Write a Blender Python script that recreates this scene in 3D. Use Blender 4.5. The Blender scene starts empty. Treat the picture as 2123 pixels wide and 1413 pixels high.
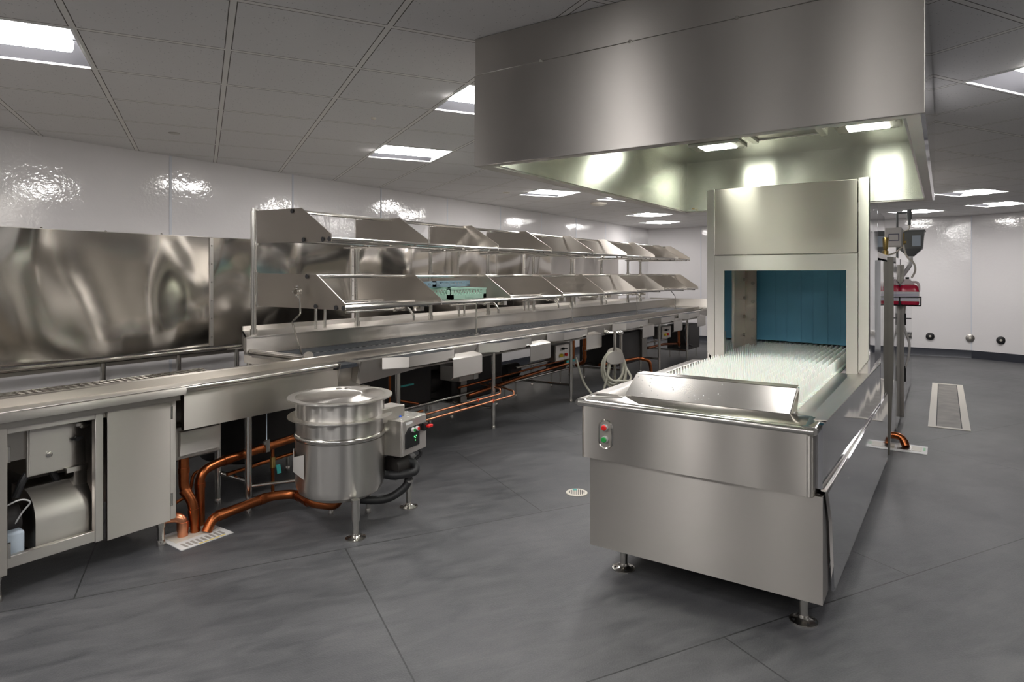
import bpy, bmesh, math, random
from mathutils import Vector, Matrix
random.seed(7)
scn = bpy.context.scene
COL = scn.collection
PI = math.pi

# ------------------------------------------------------------------ camera, exposure, world
YAW = math.atan(894/1319.)
cam_d = bpy.data.cameras.new('camera'); cam = bpy.data.objects.new('camera', cam_d); COL.objects.link(cam)
cam.location = (0, 0, 1.5); cam.rotation_euler = (PI/2, 0, YAW)
cam_d.sensor_fit = 'HORIZONTAL'; cam_d.sensor_width = 36.0
cam_d.lens = 36.0*1319./2123.
cam_d.shift_x = 0.0; cam_d.shift_y = -(706.5-569.)/2123.
cam_d.clip_start = 0.05; cam_d.clip_end = 100
scn.camera = cam
scn.view_settings.view_transform = 'Standard'; scn.view_settings.look = 'None'
scn.view_settings.gamma = 1.0; scn.view_settings.use_curve_mapping = False
scn.view_settings.exposure = 1.3
w = bpy.data.worlds.new('world'); scn.world = w; w.use_nodes = True
w.node_tree.nodes['Background'].inputs[0].default_value = (0.6, 0.65, 0.7, 1)
w.node_tree.nodes['Background'].inputs[1].default_value = 0.02
LAMP = 17.0        # ceiling troffer diffuser
HOODL = 17.0       # hood light diffuser

# ------------------------------------------------------------------ materials
def nmat(name):
    m = bpy.data.materials.new(name); m.use_nodes = True
    nt = m.node_tree; b = nt.nodes['Principled BSDF']
    return m, nt, b
def N(nt, t, **k):
    n = nt.nodes.new(t)
    for a, v in k.items(): setattr(n, a, v)
    return n
def math_n(nt, op, a, b=None, c=None):
    n = N(nt, 'ShaderNodeMath', operation=op)
    for i, v in enumerate((a, b, c)):
        if v is None: continue
        if isinstance(v, (int, float)): n.inputs[i].default_value = v
        else: nt.links.new(v, n.inputs[i])
    return n.outputs[0]
def plain(name, col, rough=0.5, metal=0.0, spec=0.5, noise=0.0, nscale=20, bump=0.0, bscale=60, coat=0, trans=0, emit=None, estr=0, sss=0):
    m, nt, b = nmat(name)
    b.inputs['Base Color'].default_value = (*col, 1); b.inputs['Roughness'].default_value = rough
    b.inputs['Metallic'].default_value = metal; b.inputs['Specular IOR Level'].default_value = spec
    b.inputs['Coat Weight'].default_value = coat; b.inputs['Transmission Weight'].default_value = trans
    if sss:
        b.inputs['Subsurface Weight'].default_value = sss; b.inputs['Subsurface Scale'].default_value = 0.02
    if emit:
        b.inputs['Emission Color'].default_value = (*emit, 1); b.inputs['Emission Strength'].default_value = estr
    tc = N(nt, 'ShaderNodeTexCoord')
    if noise:
        no = N(nt, 'ShaderNodeTexNoise'); no.inputs['Scale'].default_value = nscale; no.inputs['Detail'].default_value = 5
        nt.links.new(tc.outputs['Object'], no.inputs['Vector'])
        mx = N(nt, 'ShaderNodeMix', data_type='RGBA', blend_type='MIX')
        nt.links.new(no.outputs['Fac'], mx.inputs['Factor'])
        mx.inputs['A'].default_value = (*[c*(1-noise) for c in col], 1); mx.inputs['B'].default_value = (*[min(1, c*(1+noise)) for c in col], 1)
        nt.links.new(mx.outputs['Result'], b.inputs['Base Color'])
    if bump:
        no = N(nt, 'ShaderNodeTexNoise'); no.inputs['Scale'].default_value = bscale
        nt.links.new(tc.outputs['Object'], no.inputs['Vector'])
        bp = N(nt, 'ShaderNodeBump'); bp.inputs['Distance'].default_value = bump; bp.inputs['Strength'].default_value = 1
        nt.links.new(no.outputs['Fac'], bp.inputs['Height']); nt.links.new(bp.outputs[0], b.inputs['Normal'])
    return m
def steel(name, col=(0.60, 0.575, 0.54), rough=0.36, aniso=0.95, wave=0.0, wscale=1.0, wstretch=(1, 1, 1), grain=0.03, vertical=True):
    """brushed stainless steel: brush marks run level, the sheet may buckle slightly"""
    m, nt, b = nmat(name)
    b.inputs['Metallic'].default_value = 1.0; b.inputs['Roughness'].default_value = rough
    b.inputs['Anisotropic'].default_value = aniso
    tc = N(nt, 'ShaderNodeTexCoord')
    mp = N(nt, 'ShaderNodeMapping'); nt.links.new(tc.outputs['Object'], mp.inputs['Vector']); mp.inputs['Scale'].default_value = (2, 2, 900)
    g = N(nt, 'ShaderNodeTexNoise'); g.inputs['Scale'].default_value = 1; g.inputs['Detail'].default_value = 3
    nt.links.new(mp.outputs[0], g.inputs['Vector'])
    sm = N(nt, 'ShaderNodeTexNoise'); sm.inputs['Scale'].default_value = 2.3; sm.inputs['Detail'].default_value = 4
    nt.links.new(tc.outputs['Object'], sm.inputs['Vector'])
    r = math_n(nt, 'MULTIPLY_ADD', g.outputs['Fac'], grain*1.5, rough-grain*.75)
    r = math_n(nt, 'MULTIPLY_ADD', sm.outputs['Fac'], 0.08, r)
    r = math_n(nt, 'SUBTRACT', r, 0.04)
    nt.links.new(r, b.inputs['Roughness'])
    mx = N(nt, 'ShaderNodeMix', data_type='RGBA')
    nt.links.new(g.outputs['Fac'], mx.inputs['Factor'])
    mx.inputs['A'].default_value = (*[c*.98 for c in col], 1); mx.inputs['B'].default_value = (*[c*1.02 for c in col], 1)
    nt.links.new(mx.outputs['Result'], b.inputs['Base Color'])
    if aniso:
        cv = N(nt, 'ShaderNodeCombineXYZ'); cv.inputs[0].default_value = .03; cv.inputs[1].default_value = .015; cv.inputs[2].default_value = 1
        nt.links.new(cv.outputs[0], b.inputs['Tangent'])
    if wave:
        m2 = N(nt, 'ShaderNodeMapping'); nt.links.new(tc.outputs['Object'], m2.inputs['Vector']); m2.inputs['Scale'].default_value = wstretch
        wv = N(nt, 'ShaderNodeTexNoise'); wv.inputs['Scale'].default_value = wscale; wv.inputs['Detail'].default_value = 0.6
        nt.links.new(m2.outputs[0], wv.inputs['Vector'])
        bp = N(nt, 'ShaderNodeBump'); bp.inputs['Distance'].default_value = wave; bp.inputs['Strength'].default_value = 1
        nt.links.new(wv.outputs['Fac'], bp.inputs['Height']); nt.links.new(bp.outputs[0], b.inputs['Normal'])
    return m
M = {}
M['steel'] = steel('brushed_steel')
M['steel_panel'] = steel('panel_steel', (0.58, .55, .51), .34, 1.0, wave=.024, wscale=1.1, wstretch=(1, 1, .35))
M['steel_hood'] = steel('hood_steel', (0.53, .505, .475), .38, 1.0, wave=.014, wscale=1.0, wstretch=(1, 1, .3))
M['steel_hood_in'] = steel('hood_lining_steel', (0.62, .62, .57), .24, .9, wave=.004, wscale=2.2)
M['steel_buckled'] = steel('buckled_wall_steel', (0.62, .59, .55), .12, .5, wave=.34, wscale=.55, wstretch=(1, 1.5, 1.0), grain=.03)
M['steel_mirror'] = steel('bright_steel', (0.60, .60, .62), .055, .2, wave=.0035, wscale=2.6, grain=.02)
M['steel_tube'] = steel('tube_steel', (0.66, .64, .60), .2, 0)
M['column'] = plain('dull_dark_steel', (.17, .16, .14), .45, .7, noise=.2, nscale=6)
M['steel_polish'] = steel('polished_steel', (0.62, .60, .56), .17, .4, wave=.002, wscale=3)
M['steel_dark'] = steel('dark_grade_steel', (0.40, .38, .35), .33, .3)  # steel in a darker tone
M['steel_plate'] = steel('divider_steel', (0.52, .485, .44), .36, .9, wave=.006, wscale=2.0)
M['steel_kettle'] = steel('kettle_steel', (0.62, .60, .57), .32, .95, wave=.002, wscale=8, wstretch=(1, 1, .1))
M['copper'] = plain('copper', (0.40, .125, .045), .3, 1, noise=.6, nscale=14)
M['copper_new'] = plain('bright_copper', (0.85, .36, .20), .3, 1, noise=.2, nscale=20)
M['black'] = plain('black_plastic', (.012, .012, .013), .4)
M['rubber'] = plain('black_rubber', (.02, .02, .022), .5)
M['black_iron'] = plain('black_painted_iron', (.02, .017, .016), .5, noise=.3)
M['cord'] = plain('blue_grey_cord', (.030, .035, .043), .42)
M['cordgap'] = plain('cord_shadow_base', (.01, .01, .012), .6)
M['peg'] = plain('white_nylon', (.80, .83, .80), .32, sss=.25)
M['curtain'] = plain('blue_vinyl', (.15, .45, .66), .5, noise=.05, nscale=5)
M['curtain_seam'] = plain('blue_vinyl_edge', (.03, .10, .17), .5)
M['white'] = plain('white_plastic', (.75, .75, .74), .4)
M['cream'] = plain('cream_enamel', (.66, .62, .54), .4)
M['hose'] = plain('cream_rubber_hose', (.52, .51, .42), .45)
M['red'] = plain('red_plastic', (.75, .02, .02), .35)
M['green'] = plain('green_plastic', (.02, .36, .07), .35)
M['yellow'] = plain('yellow_plastic', (.8, .6, .02), .35)
M['teal'] = plain('teal_handle', (.05, .38, .36), .4)
M['blue'] = plain('blue_sticker', (.03, .12, .6), .4)
M['orange'] = plain('orange_clip', (.8, .08, .02), .4)
M['brass'] = plain('brass', (.62, .45, .16), .3, 1)
M['mint'] = plain('mint_plastic', (.40, .62, .50), .5)
M['bluegrey'] = plain('blue_grey_plastic', (.26, .38, .45), .5)
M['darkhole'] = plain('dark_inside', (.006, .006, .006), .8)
M['grey_box'] = plain('grey_enamel', (.50, .48, .46), .4)
M['hopper'] = plain('grey_plastic', (.16, .17, .17), .45)
M['label'] = plain('pale_blue_paper', (.55, .64, .74), .6)
M['labelw'] = plain('white_paper', (.8, .8, .8), .6)
M['print'] = plain('print_ink', (.08, .08, .12), .6)
M['violet'] = plain('lilac_print', (.50, .42, .62), .6)
M['juice'] = plain('red_liquid_jug', (.60, .015, .06), .18, coat=.5)
M['jugtop'] = plain('clear_jug', (.72, .62, .62), .2)
M['navy'] = plain('navy_rubber', (.022, .025, .035), .45)
M['white_tube'] = plain('clear_tube', (.7, .7, .7), .3)
M['gap_shade'] = plain('door_gap', (.01, .01, .01), .7)  # black fill standing in for the shade between side panels
M['trim'] = plain('pale_panel_trim', (.62, .64, .68), .35)
M['ledg'] = plain('green_light', (.1, .9, .2), .4, emit=(.1, 1, .2), estr=1.5)
M['lens'] = plain('clear_plastic_button', (.5, .5, .5), .2)
M['water'] = plain('water_drop', (.8, .8, .8), .05, metal=.3)

def emis(name, col, s):
    m, nt, b = nmat(name)
    b.inputs['Base Color'].default_value = (.9, .9, .9, 1)
    b.inputs['Emission Color'].default_value = (*col, 1); b.inputs['Emission Strength'].default_value = s
    return m
M['lamp'] = emis('lit_diffuser', (1, .97, .95), LAMP)
M['hoodlamp'] = emis('lit_hood_diffuser', (.95, 1, .86), HOODL)
M['reflector'] = plain('dimmed_reflector', (.075, .075, .082), .6, spec=.1)  # colour darkened to stand in for the dimmer light on the reflector
M['dim_wall'] = plain('unseen_taupe_wall', (.06, .052, .045), .6, noise=.1)  # unseen walls, kept dark for contrast in the steel reflections

def wall_mat():
    m, nt, b = nmat('white_wall_panel')
    b.inputs['Base Color'].default_value = (.76, .74, .74, 1); b.inputs['Roughness'].default_value = .08
    b.inputs['Specular IOR Level'].default_value = .95
    tc = N(nt, 'ShaderNodeTexCoord')
    n1 = N(nt, 'ShaderNodeTexNoise'); n1.inputs['Scale'].default_value = 26; n1.inputs['Detail'].default_value = 2
    n2 = N(nt, 'ShaderNodeTexNoise'); n2.inputs['Scale'].default_value = 3; n2.inputs['Detail'].default_value = 1
    nt.links.new(tc.outputs['Object'], n1.inputs['Vector']); nt.links.new(tc.outputs['Object'], n2.inputs['Vector'])
    h = math_n(nt, 'MULTIPLY_ADD', n2.outputs['Fac'], 5.0, n1.outputs['Fac'])
    bp = N(nt, 'ShaderNodeBump'); bp.inputs['Distance'].default_value = .0013; bp.inputs['Strength'].default_value = 1
    nt.links.new(h, bp.inputs['Height']); nt.links.new(bp.outputs[0], b.inputs['Normal'])
    return m
M['wall'] = wall_mat()

def ceil_mat():
    """white mineral tiles, 0.61 m, in a lighter exposed grid; pin-holed faces"""
    m, nt, b = nmat('ceiling_tile')
    b.inputs['Roughness'].default_value = .85
    uv = N(nt, 'ShaderNodeUVMap'); uv.uv_map = 'UVMap'
    sp = N(nt, 'ShaderNodeSeparateXYZ'); nt.links.new(uv.outputs[0], sp.inputs[0])
    fx = math_n(nt, 'FRACT', sp.outputs[0]); fy = math_n(nt, 'FRACT', sp.outputs[1])
    dx = math_n(nt, 'ABSOLUTE', math_n(nt, 'SUBTRACT', math_n(nt, 'FRACT', math_n(nt, 'ADD', sp.outputs[0], .5)), .5))
    dy = math_n(nt, 'ABSOLUTE', math_n(nt, 'SUBTRACT', math_n(nt, 'FRACT', math_n(nt, 'ADD', sp.outputs[1], .5)), .5))
    d = math_n(nt, 'MINIMUM', dx, dy)
    tee = math_n(nt, 'LESS_THAN', d, .020)
    gap = math_n(nt, 'MULTIPLY', math_n(nt, 'GREATER_THAN', d, .020), math_n(nt, 'LESS_THAN', d, .027))  # shadow of the tile reveal, painted as a dark line
    vo = N(nt, 'ShaderNodeTexVoronoi'); vo.inputs['Scale'].default_value = 34; nt.links.new(uv.outputs[0], vo.inputs['Vector'])
    no = N(nt, 'ShaderNodeTexNoise'); no.inputs['Scale'].default_value = 40; nt.links.new(uv.outputs[0], no.inputs['Vector'])
    sc_ = N(nt, 'ShaderNodeSeparateColor'); nt.links.new(vo.outputs['Color'], sc_.inputs[0])
    pin = math_n(nt, 'MULTIPLY', math_n(nt, 'LESS_THAN', vo.outputs['Distance'], .17), math_n(nt, 'GREATER_THAN', sc_.outputs[0], .45))
    pin = math_n(nt, 'MULTIPLY', pin, math_n(nt, 'SUBTRACT', 1, tee))
    mx = N(nt, 'ShaderNodeMix', data_type='RGBA'); nt.links.new(pin, mx.inputs['Factor'])
    mx.inputs['A'].default_value = (.70, .685, .68, 1); mx.inputs['B'].default_value = (.46, .45, .45, 1)
    mx2 = N(nt, 'ShaderNodeMix', data_type='RGBA'); nt.links.new(tee, mx2.inputs['Factor'])
    nt.links.new(mx.outputs['Result'], mx2.inputs['A']); mx2.inputs['B'].default_value = (.76, .74, .715, 1)
    mx3 = N(nt, 'ShaderNodeMix', data_type='RGBA'); nt.links.new(gap, mx3.inputs['Factor'])
    nt.links.new(mx2.outputs['Result'], mx3.inputs['A']); mx3.inputs['B'].default_value = (.11, .10, .09, 1)
    nt.links.new(mx3.outputs['Result'], b.inputs['Base Color'])
    return m
M['ceil'] = ceil_mat()

def floor_mat():
    m, nt, b = nmat('grey_sheet_floor')
    tc = N(nt, 'ShaderNodeTexCoord')
    mp = N(nt, 'ShaderNodeMapping'); nt.links.new(tc.outputs['Object'], mp.inputs['Vector'])
    mp.inputs['Rotation'].default_value = (0, 0, math.radians(30))
    sp = N(nt, 'ShaderNodeSeparateXYZ'); nt.links.new(mp.outputs[0], sp.inputs[0])
    s, t = sp.outputs[0], sp.outputs[1]      # s across the sheets, t along them
    W = 1.548
    k = math_n(nt, 'DIVIDE', math_n(nt, 'ADD', s, 3.536), W)
    kf = math_n(nt, 'FLOOR', k); kr = math_n(nt, 'FRACT', k)
    d1 = math_n(nt, 'MINIMUM', kr, math_n(nt, 'SUBTRACT', 1, kr))
    l1 = math_n(nt, 'LESS_THAN', d1, .0022)
    tt = math_n(nt, 'DIVIDE', math_n(nt, 'SUBTRACT', math_n(nt, 'SUBTRACT', t, .70), math_n(nt, 'MULTIPLY', kf, 1.24)), 2.47)
    tr = math_n(nt, 'FRACT', tt)
    d2 = math_n(nt, 'MINIMUM', tr, math_n(nt, 'SUBTRACT', 1, tr))
    l2 = math_n(nt, 'LESS_THAN', d2, .0014)
    line = math_n(nt, 'MAXIMUM', l1, l2)
    n1 = N(nt, 'ShaderNodeTexNoise'); n1.inputs['Scale'].default_value = 1.3; n1.inputs['Detail'].default_value = 9; n1.inputs['Roughness'].default_value = .62
    nt.links.new(mp.outputs[0], n1.inputs['Vector'])
    m3 = N(nt, 'ShaderNodeMapping'); nt.links.new(mp.outputs[0], m3.inputs['Vector']); m3.inputs['Scale'].default_value = (9, 2.2, 1)
    n2 = N(nt, 'ShaderNodeTexNoise'); n2.inputs['Scale'].default_value = 1.6; n2.inputs['Detail'].default_value = 8; n2.inputs['Distortion'].default_value = 1.0
    nt.links.new(m3.outputs[0], n2.inputs['Vector'])
    n3 = N(nt, 'ShaderNodeTexNoise'); n3.inputs['Scale'].default_value = 150; nt.links.new(tc.outputs['Object'], n3.inputs['Vector'])
    f = math_n(nt, 'MULTIPLY_ADD', n2.outputs['Fac'], .45, math_n(nt, 'MULTIPLY_ADD', n3.outputs['Fac'], .2, math_n(nt, 'MULTIPLY', n1.outputs['Fac'], .55)))
    cr = N(nt, 'ShaderNodeValToRGB'); nt.links.new(f, cr.inputs[0])
    cr.color_ramp.elements[0].position = .38; cr.color_ramp.elements[0].color = (.034, .036, .041, 1)
    cr.color_ramp.elements[1].position = .82; cr.color_ramp.elements[1].color = (.130, .130, .133, 1)
    mx = N(nt, 'ShaderNodeMix', data_type='RGBA'); nt.links.new(line, mx.inputs['Factor'])
    nt.links.new(cr.outputs[0], mx.inputs['A']); mx.inputs['B'].default_value = (.030, .032, .032, 1)
    nt.links.new(mx.outputs['Result'], b.inputs['Base Color'])
    b.inputs['Roughness'].default_value = .5; b.inputs['Specular IOR Level'].default_value = .4
    nt.links.new(math_n(nt, 'MULTIPLY_ADD', n2.outputs['Fac'], .25, .36), b.inputs['Roughness'])
    bp = N(nt, 'ShaderNodeBump'); bp.inputs['Distance'].default_value = .0015
    nt.links.new(n3.outputs['Fac'], bp.inputs['Height']); nt.links.new(bp.outputs[0], b.inputs['Normal'])
    return m
M['floor'] = floor_mat()
M['grate_dark'] = plain('grate_shadow', (.03, .03, .03), .7)
M['grate_wood'] = plain('worn_grate_bars', (.34, .32, .29), .5, noise=.45, nscale=6)

# ------------------------------------------------------------------ building helpers
OFF = {}
class MB:
    def __init__(self): self.bm = bmesh.new()
    def _add(self, vs, fs):
        v = [self.bm.verts.new(p) for p in vs]
        for f in fs:
            try: self.bm.faces.new([v[i] for i in f])
            except ValueError: pass
        return v
    def box(self, x0, x1, y0, y1, z0, z1):
        if x0 > x1: x0, x1 = x1, x0
        if y0 > y1: y0, y1 = y1, y0
        if z0 > z1: z0, z1 = z1, z0
        self._add([(x0,y0,z0),(x1,y0,z0),(x1,y1,z0),(x0,y1,z0),(x0,y0,z1),(x1,y0,z1),(x1,y1,z1),(x0,y1,z1)],
                  [(0,3,2,1),(4,5,6,7),(0,1,5,4),(1,2,6,5),(2,3,7,6),(3,0,4,7)]); return self
    def prism(self, poly, axis, a0, a1):
        """poly: 2-D outline; axis 'x': (y,z) outline, 'y': (x,z), 'z': (x,y); extruded a0..a1"""
        def P(u, v, a): return {'x': (a, u, v), 'y': (u, a, v), 'z': (u, v, a)}[axis]
        n = len(poly)
        vs = [P(u, v, a0) for u, v in poly] + [P(u, v, a1) for u, v in poly]
        fs = [tuple(range(n))[::-1], tuple(range(n, 2*n))] + [(i, (i+1) % n, n+(i+1) % n, n+i) for i in range(n)]
        self._add(vs, fs); return self
    def sheet(self, poly, axis, a0, a1, t=.004):
        """open outline folded sheet of thickness t"""
        pts = [Vector(p) for p in poly]; nrm = []
        for i in range(len(pts)):
            d = Vector((0, 0))
            if i > 0: d += (pts[i]-pts[i-1]).normalized()
            if i < len(pts)-1: d += (pts[i+1]-pts[i]).normalized()
            d.normalize(); nrm.append(Vector((-d.y, d.x)))
        ring = [tuple(p) for p in pts] + [tuple(p+n*t) for p, n in reversed(list(zip(pts, nrm)))]
        def P(u, v, a): return {'x': (a, u, v), 'y': (u, a, v), 'z': (u, v, a)}[axis]
        n = len(pts); m = 2*n
        vs = [P(u, v, a0) for u, v in ring] + [P(u, v, a1) for u, v in ring]
        fs = [(i, (i+1) % m, m+(i+1) % m, m+i) for i in range(m)]
        for i in range(n-1):
            fs.append((i, m-1-i, m-2-i, i+1)); fs.append((m+i, m+i+1, m+m-2-i, m+m-1-i))
        self._add(vs, fs); return self
    def tube(self, pts, r, n=12, cap=True):
        pts = [Vector(p) for p in pts]
        # round the path
        t = [(pts[min(i+1, len(pts)-1)]-pts[max(i-1, 0)]).normalized() for i in range(len(pts))]
        up = Vector((0, 0, 1)) if abs(t[0].z) < .9 else Vector((1, 0, 0))
        a = t[0].cross(up).normalized(); rings = []
        for i, p in enumerate(pts):
            a = (a - t[i]*a.dot(t[i])).normalized(); b = t[i].cross(a)
            rr = r[i] if isinstance(r, (list, tuple)) else r
            rings.append([self.bm.verts.new(p + rr*(a*math.cos(2*PI*k/n)+b*math.sin(2*PI*k/n))) for k in range(n)])
        for i in range(len(rings)-1):
            for k in range(n):
                self.bm.faces.new([rings[i][k], rings[i][(k+1) % n], rings[i+1][(k+1) % n], rings[i+1][k]])
        if cap:
            self.bm.faces.new(rings[0][::-1]); self.bm.faces.new(rings[-1])
        return self
    def cyl(self, p0, p1, r0, r1=None, n=16):
        return self.tube([p0, p1], [r0, r0 if r1 is None else r1], n)
    def lathe(self, prof, c, n=48, axis='z'):
        rings = []
        for r, z in prof:
            ring = []
            for k in range(n):
                a = 2*PI*k/n; u, v = r*math.cos(a), r*math.sin(a)
                p = {'z': (u, v, z), 'y': (u, z, v), 'x': (z, u, v)}[axis]
                ring.append(self.bm.verts.new(Vector(c)+Vector(p)))
            rings.append(ring)
        for i in range(len(rings)-1):
            for k in range(n):
                self.bm.faces.new([rings[i][k], rings[i][(k+1) % n], rings[i+1][(k+1) % n], rings[i+1][k]])
        self.bm.faces.new(rings[0][::-1]); self.bm.faces.new(rings[-1]); return self
    def quad(self, *p):
        self._add(p, [tuple(range(len(p)))]); return self
    def slab(self, pts, t):
        """flat polygon in space given thickness t along its normal"""
        p = [Vector(q) for q in pts]; nrm = (p[1]-p[0]).cross(p[2]-p[0]).normalized()
        n = len(p); self._add([tuple(q) for q in p]+[tuple(q+nrm*t) for q in p],
            [tuple(range(n))[::-1], tuple(range(n, 2*n))]+[(i, (i+1) % n, n+(i+1) % n, n+i) for i in range(n)]); return self
    def build(self, name, mat, parent=None, bevel=0, angle=35, smooth=True, label=None, off=None):
        bmesh.ops.recalc_face_normals(self.bm, faces=self.bm.faces)
        me = bpy.data.meshes.new(name); o_ = off
        if o_ is None and parent is not None: o_ = OFF.get(parent.name, Vector((0, 0, 0)))
        if o_ is not None: bmesh.ops.translate(self.bm, vec=-Vector(o_), verts=self.bm.verts)
        self.bm.to_mesh(me); self.bm.free()
        if smooth:
            for p in me.polygons: p.use_smooth = True
            me.set_sharp_from_angle(angle=math.radians(angle))
        o = bpy.data.objects.new(name, me); COL.objects.link(o)
        me.materials.append(M[mat] if isinstance(mat, str) else mat)
        if parent is not None:
            o.parent = parent; OFF[o.name] = OFF.get(parent.name, Vector((0, 0, 0)))
        elif off is not None:
            o.location = off; OFF[o.name] = Vector(off)
        else: OFF[o.name] = Vector((0, 0, 0))
        if bevel:
            bv = o.modifiers.new('bevel', 'BEVEL'); bv.width = bevel; bv.segments = 2; bv.limit_method = 'ANGLE'; bv.angle_limit = math.radians(40)
        if label: o['label'] = label
        return o
def arc(c, r, a0, a1, n, pl):
    """points on an arc; pl gives the two unit vectors"""
    u, v = Vector(pl[0]), Vector(pl[1]); c = Vector(c)
    return [c+r*(u*math.cos(a0+(a1-a0)*i/n)+v*math.sin(a0+(a1-a0)*i/n)) for i in range(n+1)]
def bend(pts, r=.04, n=6):
    """a polyline with its corners rounded to radius r"""
    P = [Vector(p) for p in pts]; out = [P[0]]
    for i in range(1, len(P)-1):
        a, b, c = P[i-1], P[i], P[i+1]
        d0 = (a-b); d1 = (c-b); l = min(r, d0.length*.49, d1.length*.49)
        s, e = b+d0.normalized()*l, b+d1.normalized()*l
        for k in range(n+1):
            t = k/n; out.append((1-t)**2*s+2*t*(1-t)*b+t*t*e)
    out.append(P[-1]); return out
def tag(o, label=None, cat=None, group=None, kind=None):
    if label: o['label'] = label
    if cat: o['category'] = cat
    if group: o['group'] = group
    if kind: o['kind'] = kind
    return o
def thing(name, label, cat, loc=(0, 0, 0), group=None, rz=0):
    o = bpy.data.objects.new(name, None); COL.objects.link(o); o.empty_display_size = .1
    o.location = loc; o.rotation_euler = (0, 0, rz); OFF[o.name] = Vector(loc) if not rz else Vector((0, 0, 0))
    return tag(o, label, cat, group)
def copy_tree(o, parent=None):
    c = o.copy(); COL.objects.link(c)
    if parent is not None: c.parent = parent
    for ch in [x for x in bpy.data.objects if x.parent == o]: copy_tree(ch, c)
    return c
def struct(name, mb, mat, **k): return tag(mb.build(name, mat, **k), kind='structure')

# ------------------------------------------------------------------ the room
H = 2.56; XW = -5.71; YF = 14.10
struct('floor', MB().quad((-5.9, -4.2, 0), (4.2, -4.2, 0), (4.2, 14.3, 0), (-5.9, 14.3, 0)), 'floor')
# ceiling: 0.61 m grid turned 60 degrees, open where the troffers sit
CL = .6096; CO = Vector((-3.098, 1.205)); CR = Vector((.4986, .8668)); CD = Vector((-.8668, .4986))
def cellp(i, j, z=H):
    p = CO+CL*(i*CR+j*CD); return Vector((p.x, p.y, z))
LAMPS = [(-1, 0), (3, 0), (3, 3), (7, 6), (9, 6), (12, 9), (14, 11), (7, -3), (15, 2), (18, 3), (18, 5), (-1, -3), (-1, -6), (-5, -3), (-5, -6), (-5, 0), (3, -6), (-1, -9), (3, -9), (7, -6), (7, 3), (11, 3)]  # last two: unseen lamps added past the hood for the bright far room
bm = bmesh.new(); uvl = bm.loops.layers.uv.new('UVMap')
for i in range(-14, 24):
    for j in range(-14, 20):
        c = cellp(i+.5, j+.5)
        if not (-6.3 < c.x < 4.7 and -4.7 < c.y < 14.9) or (i, j) in LAMPS: continue
        vs = [bm.verts.new(cellp(i+a, j+b)) for a, b in ((0, 0), (1, 0), (1, 1), (0, 1))]
        f = bm.faces.new(vs[::-1])
        for l, (a, b) in zip(f.loops, [(0, 1), (1, 1), (1, 0), (0, 0)]): l[uvl].uv = (i+a+14, j+b+14)
me = bpy.data.meshes.new('ceiling'); bm.to_mesh(me); bm.free(); me.materials.append(M['ceil'])
o = bpy.data.objects.new('ceiling', me); COL.objects.link(o); tag(o, kind='structure')

struct('wall_left', MB().box(XW-.12, XW, -4.1, YF+.12, 0, H+.1), 'wall')
struct('wall_back', MB().box(XW-.12, .42, YF, YF+.12, 0, H+.1), 'wall')
struct('wall_angled', MB().prism([(.42, YF), (4.1, YF-1.65), (4.15, YF-1.53), (.42, YF+.12)], 'z', 0, H+.1), 'wall')
struct('wall_right', MB().box(4.05, 4.17, -4.1, YF-1.5, 0, H+.1), 'dim_wall')
for k, (y0, y1) in enumerate(((-2.6, -1.5), (.6, 1.7), (3.2, 4.6), (6.5, 9.5))):
    struct('door_%d' % (k+1), MB().box(4.00, 4.05, y0, y1, 0, 2.2), 'white')  # unseen white panels added for the steel to reflect
for k, (x0, x1) in enumerate(((-4.75, -4.25), (-3.6, -3.0), (-2.4, -1.4), (-.2, .5))):
    struct('door_%d' % (k+5), MB().box(x0, x1, -4.1, -4.05, 0, 2.5), 'white')  # added behind the camera, mirrored as bright bands in the steel
struct('wall_front', MB().box(XW-.12, 4.17, -4.22, -4.1, 0, H+.1), 'dim_wall')
struct('baseboard_left', MB().prism([(XW, 0), (XW+.03, 0), (XW+.012, .03), (XW+.012, .14), (XW, .14)], 'y', -4.1, YF), 'navy')
struct('baseboard_back', MB().prism([(YF, 0), (YF-.03, 0), (YF-.012, .03), (YF-.012, .14), (YF, .14)], 'x', XW, .42), 'navy')
struct('baseboard_angled', MB().prism([(.42, YF-.012), (4.05, YF-.012-1.63), (4.05, YF-1.6), (.42, YF+.01)], 'z', 0, .14), 'navy')
n = 0
for y in (-2.2, -.9, .40, 1.70, 2.99, 4.28, 5.56, 6.82, 8.10, 9.32, 10.57, 11.82, 13.05):
    n += 1; struct('trim_%d' % n, MB().box(XW, XW+.004, y-.011, y+.011, 0, H), 'trim')
for x in (-4.47, -3.2, -1.95, -.72):
    n += 1; struct('trim_%d' % n, MB().box(x-.011, x+.011, YF-.004, YF, 0, H), 'trim')
for y in (.5, 1.8):
    pass
n += 1; struct('trim_%d' % n, MB().box(.41, .43, YF-.006, YF+.0, .14, H), 'trim')
for k in (1, 2, 3):
    n += 1; x = .42+k*1.2; y = YF-(x-.42)*.4484
    struct('trim_%d' % n, MB().prism([(x-.011, y-.001), (x+.011, y-.011), (x+.011, y+.005), (x-.011, y+.014)], 'z', 0, H), 'trim')

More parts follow.
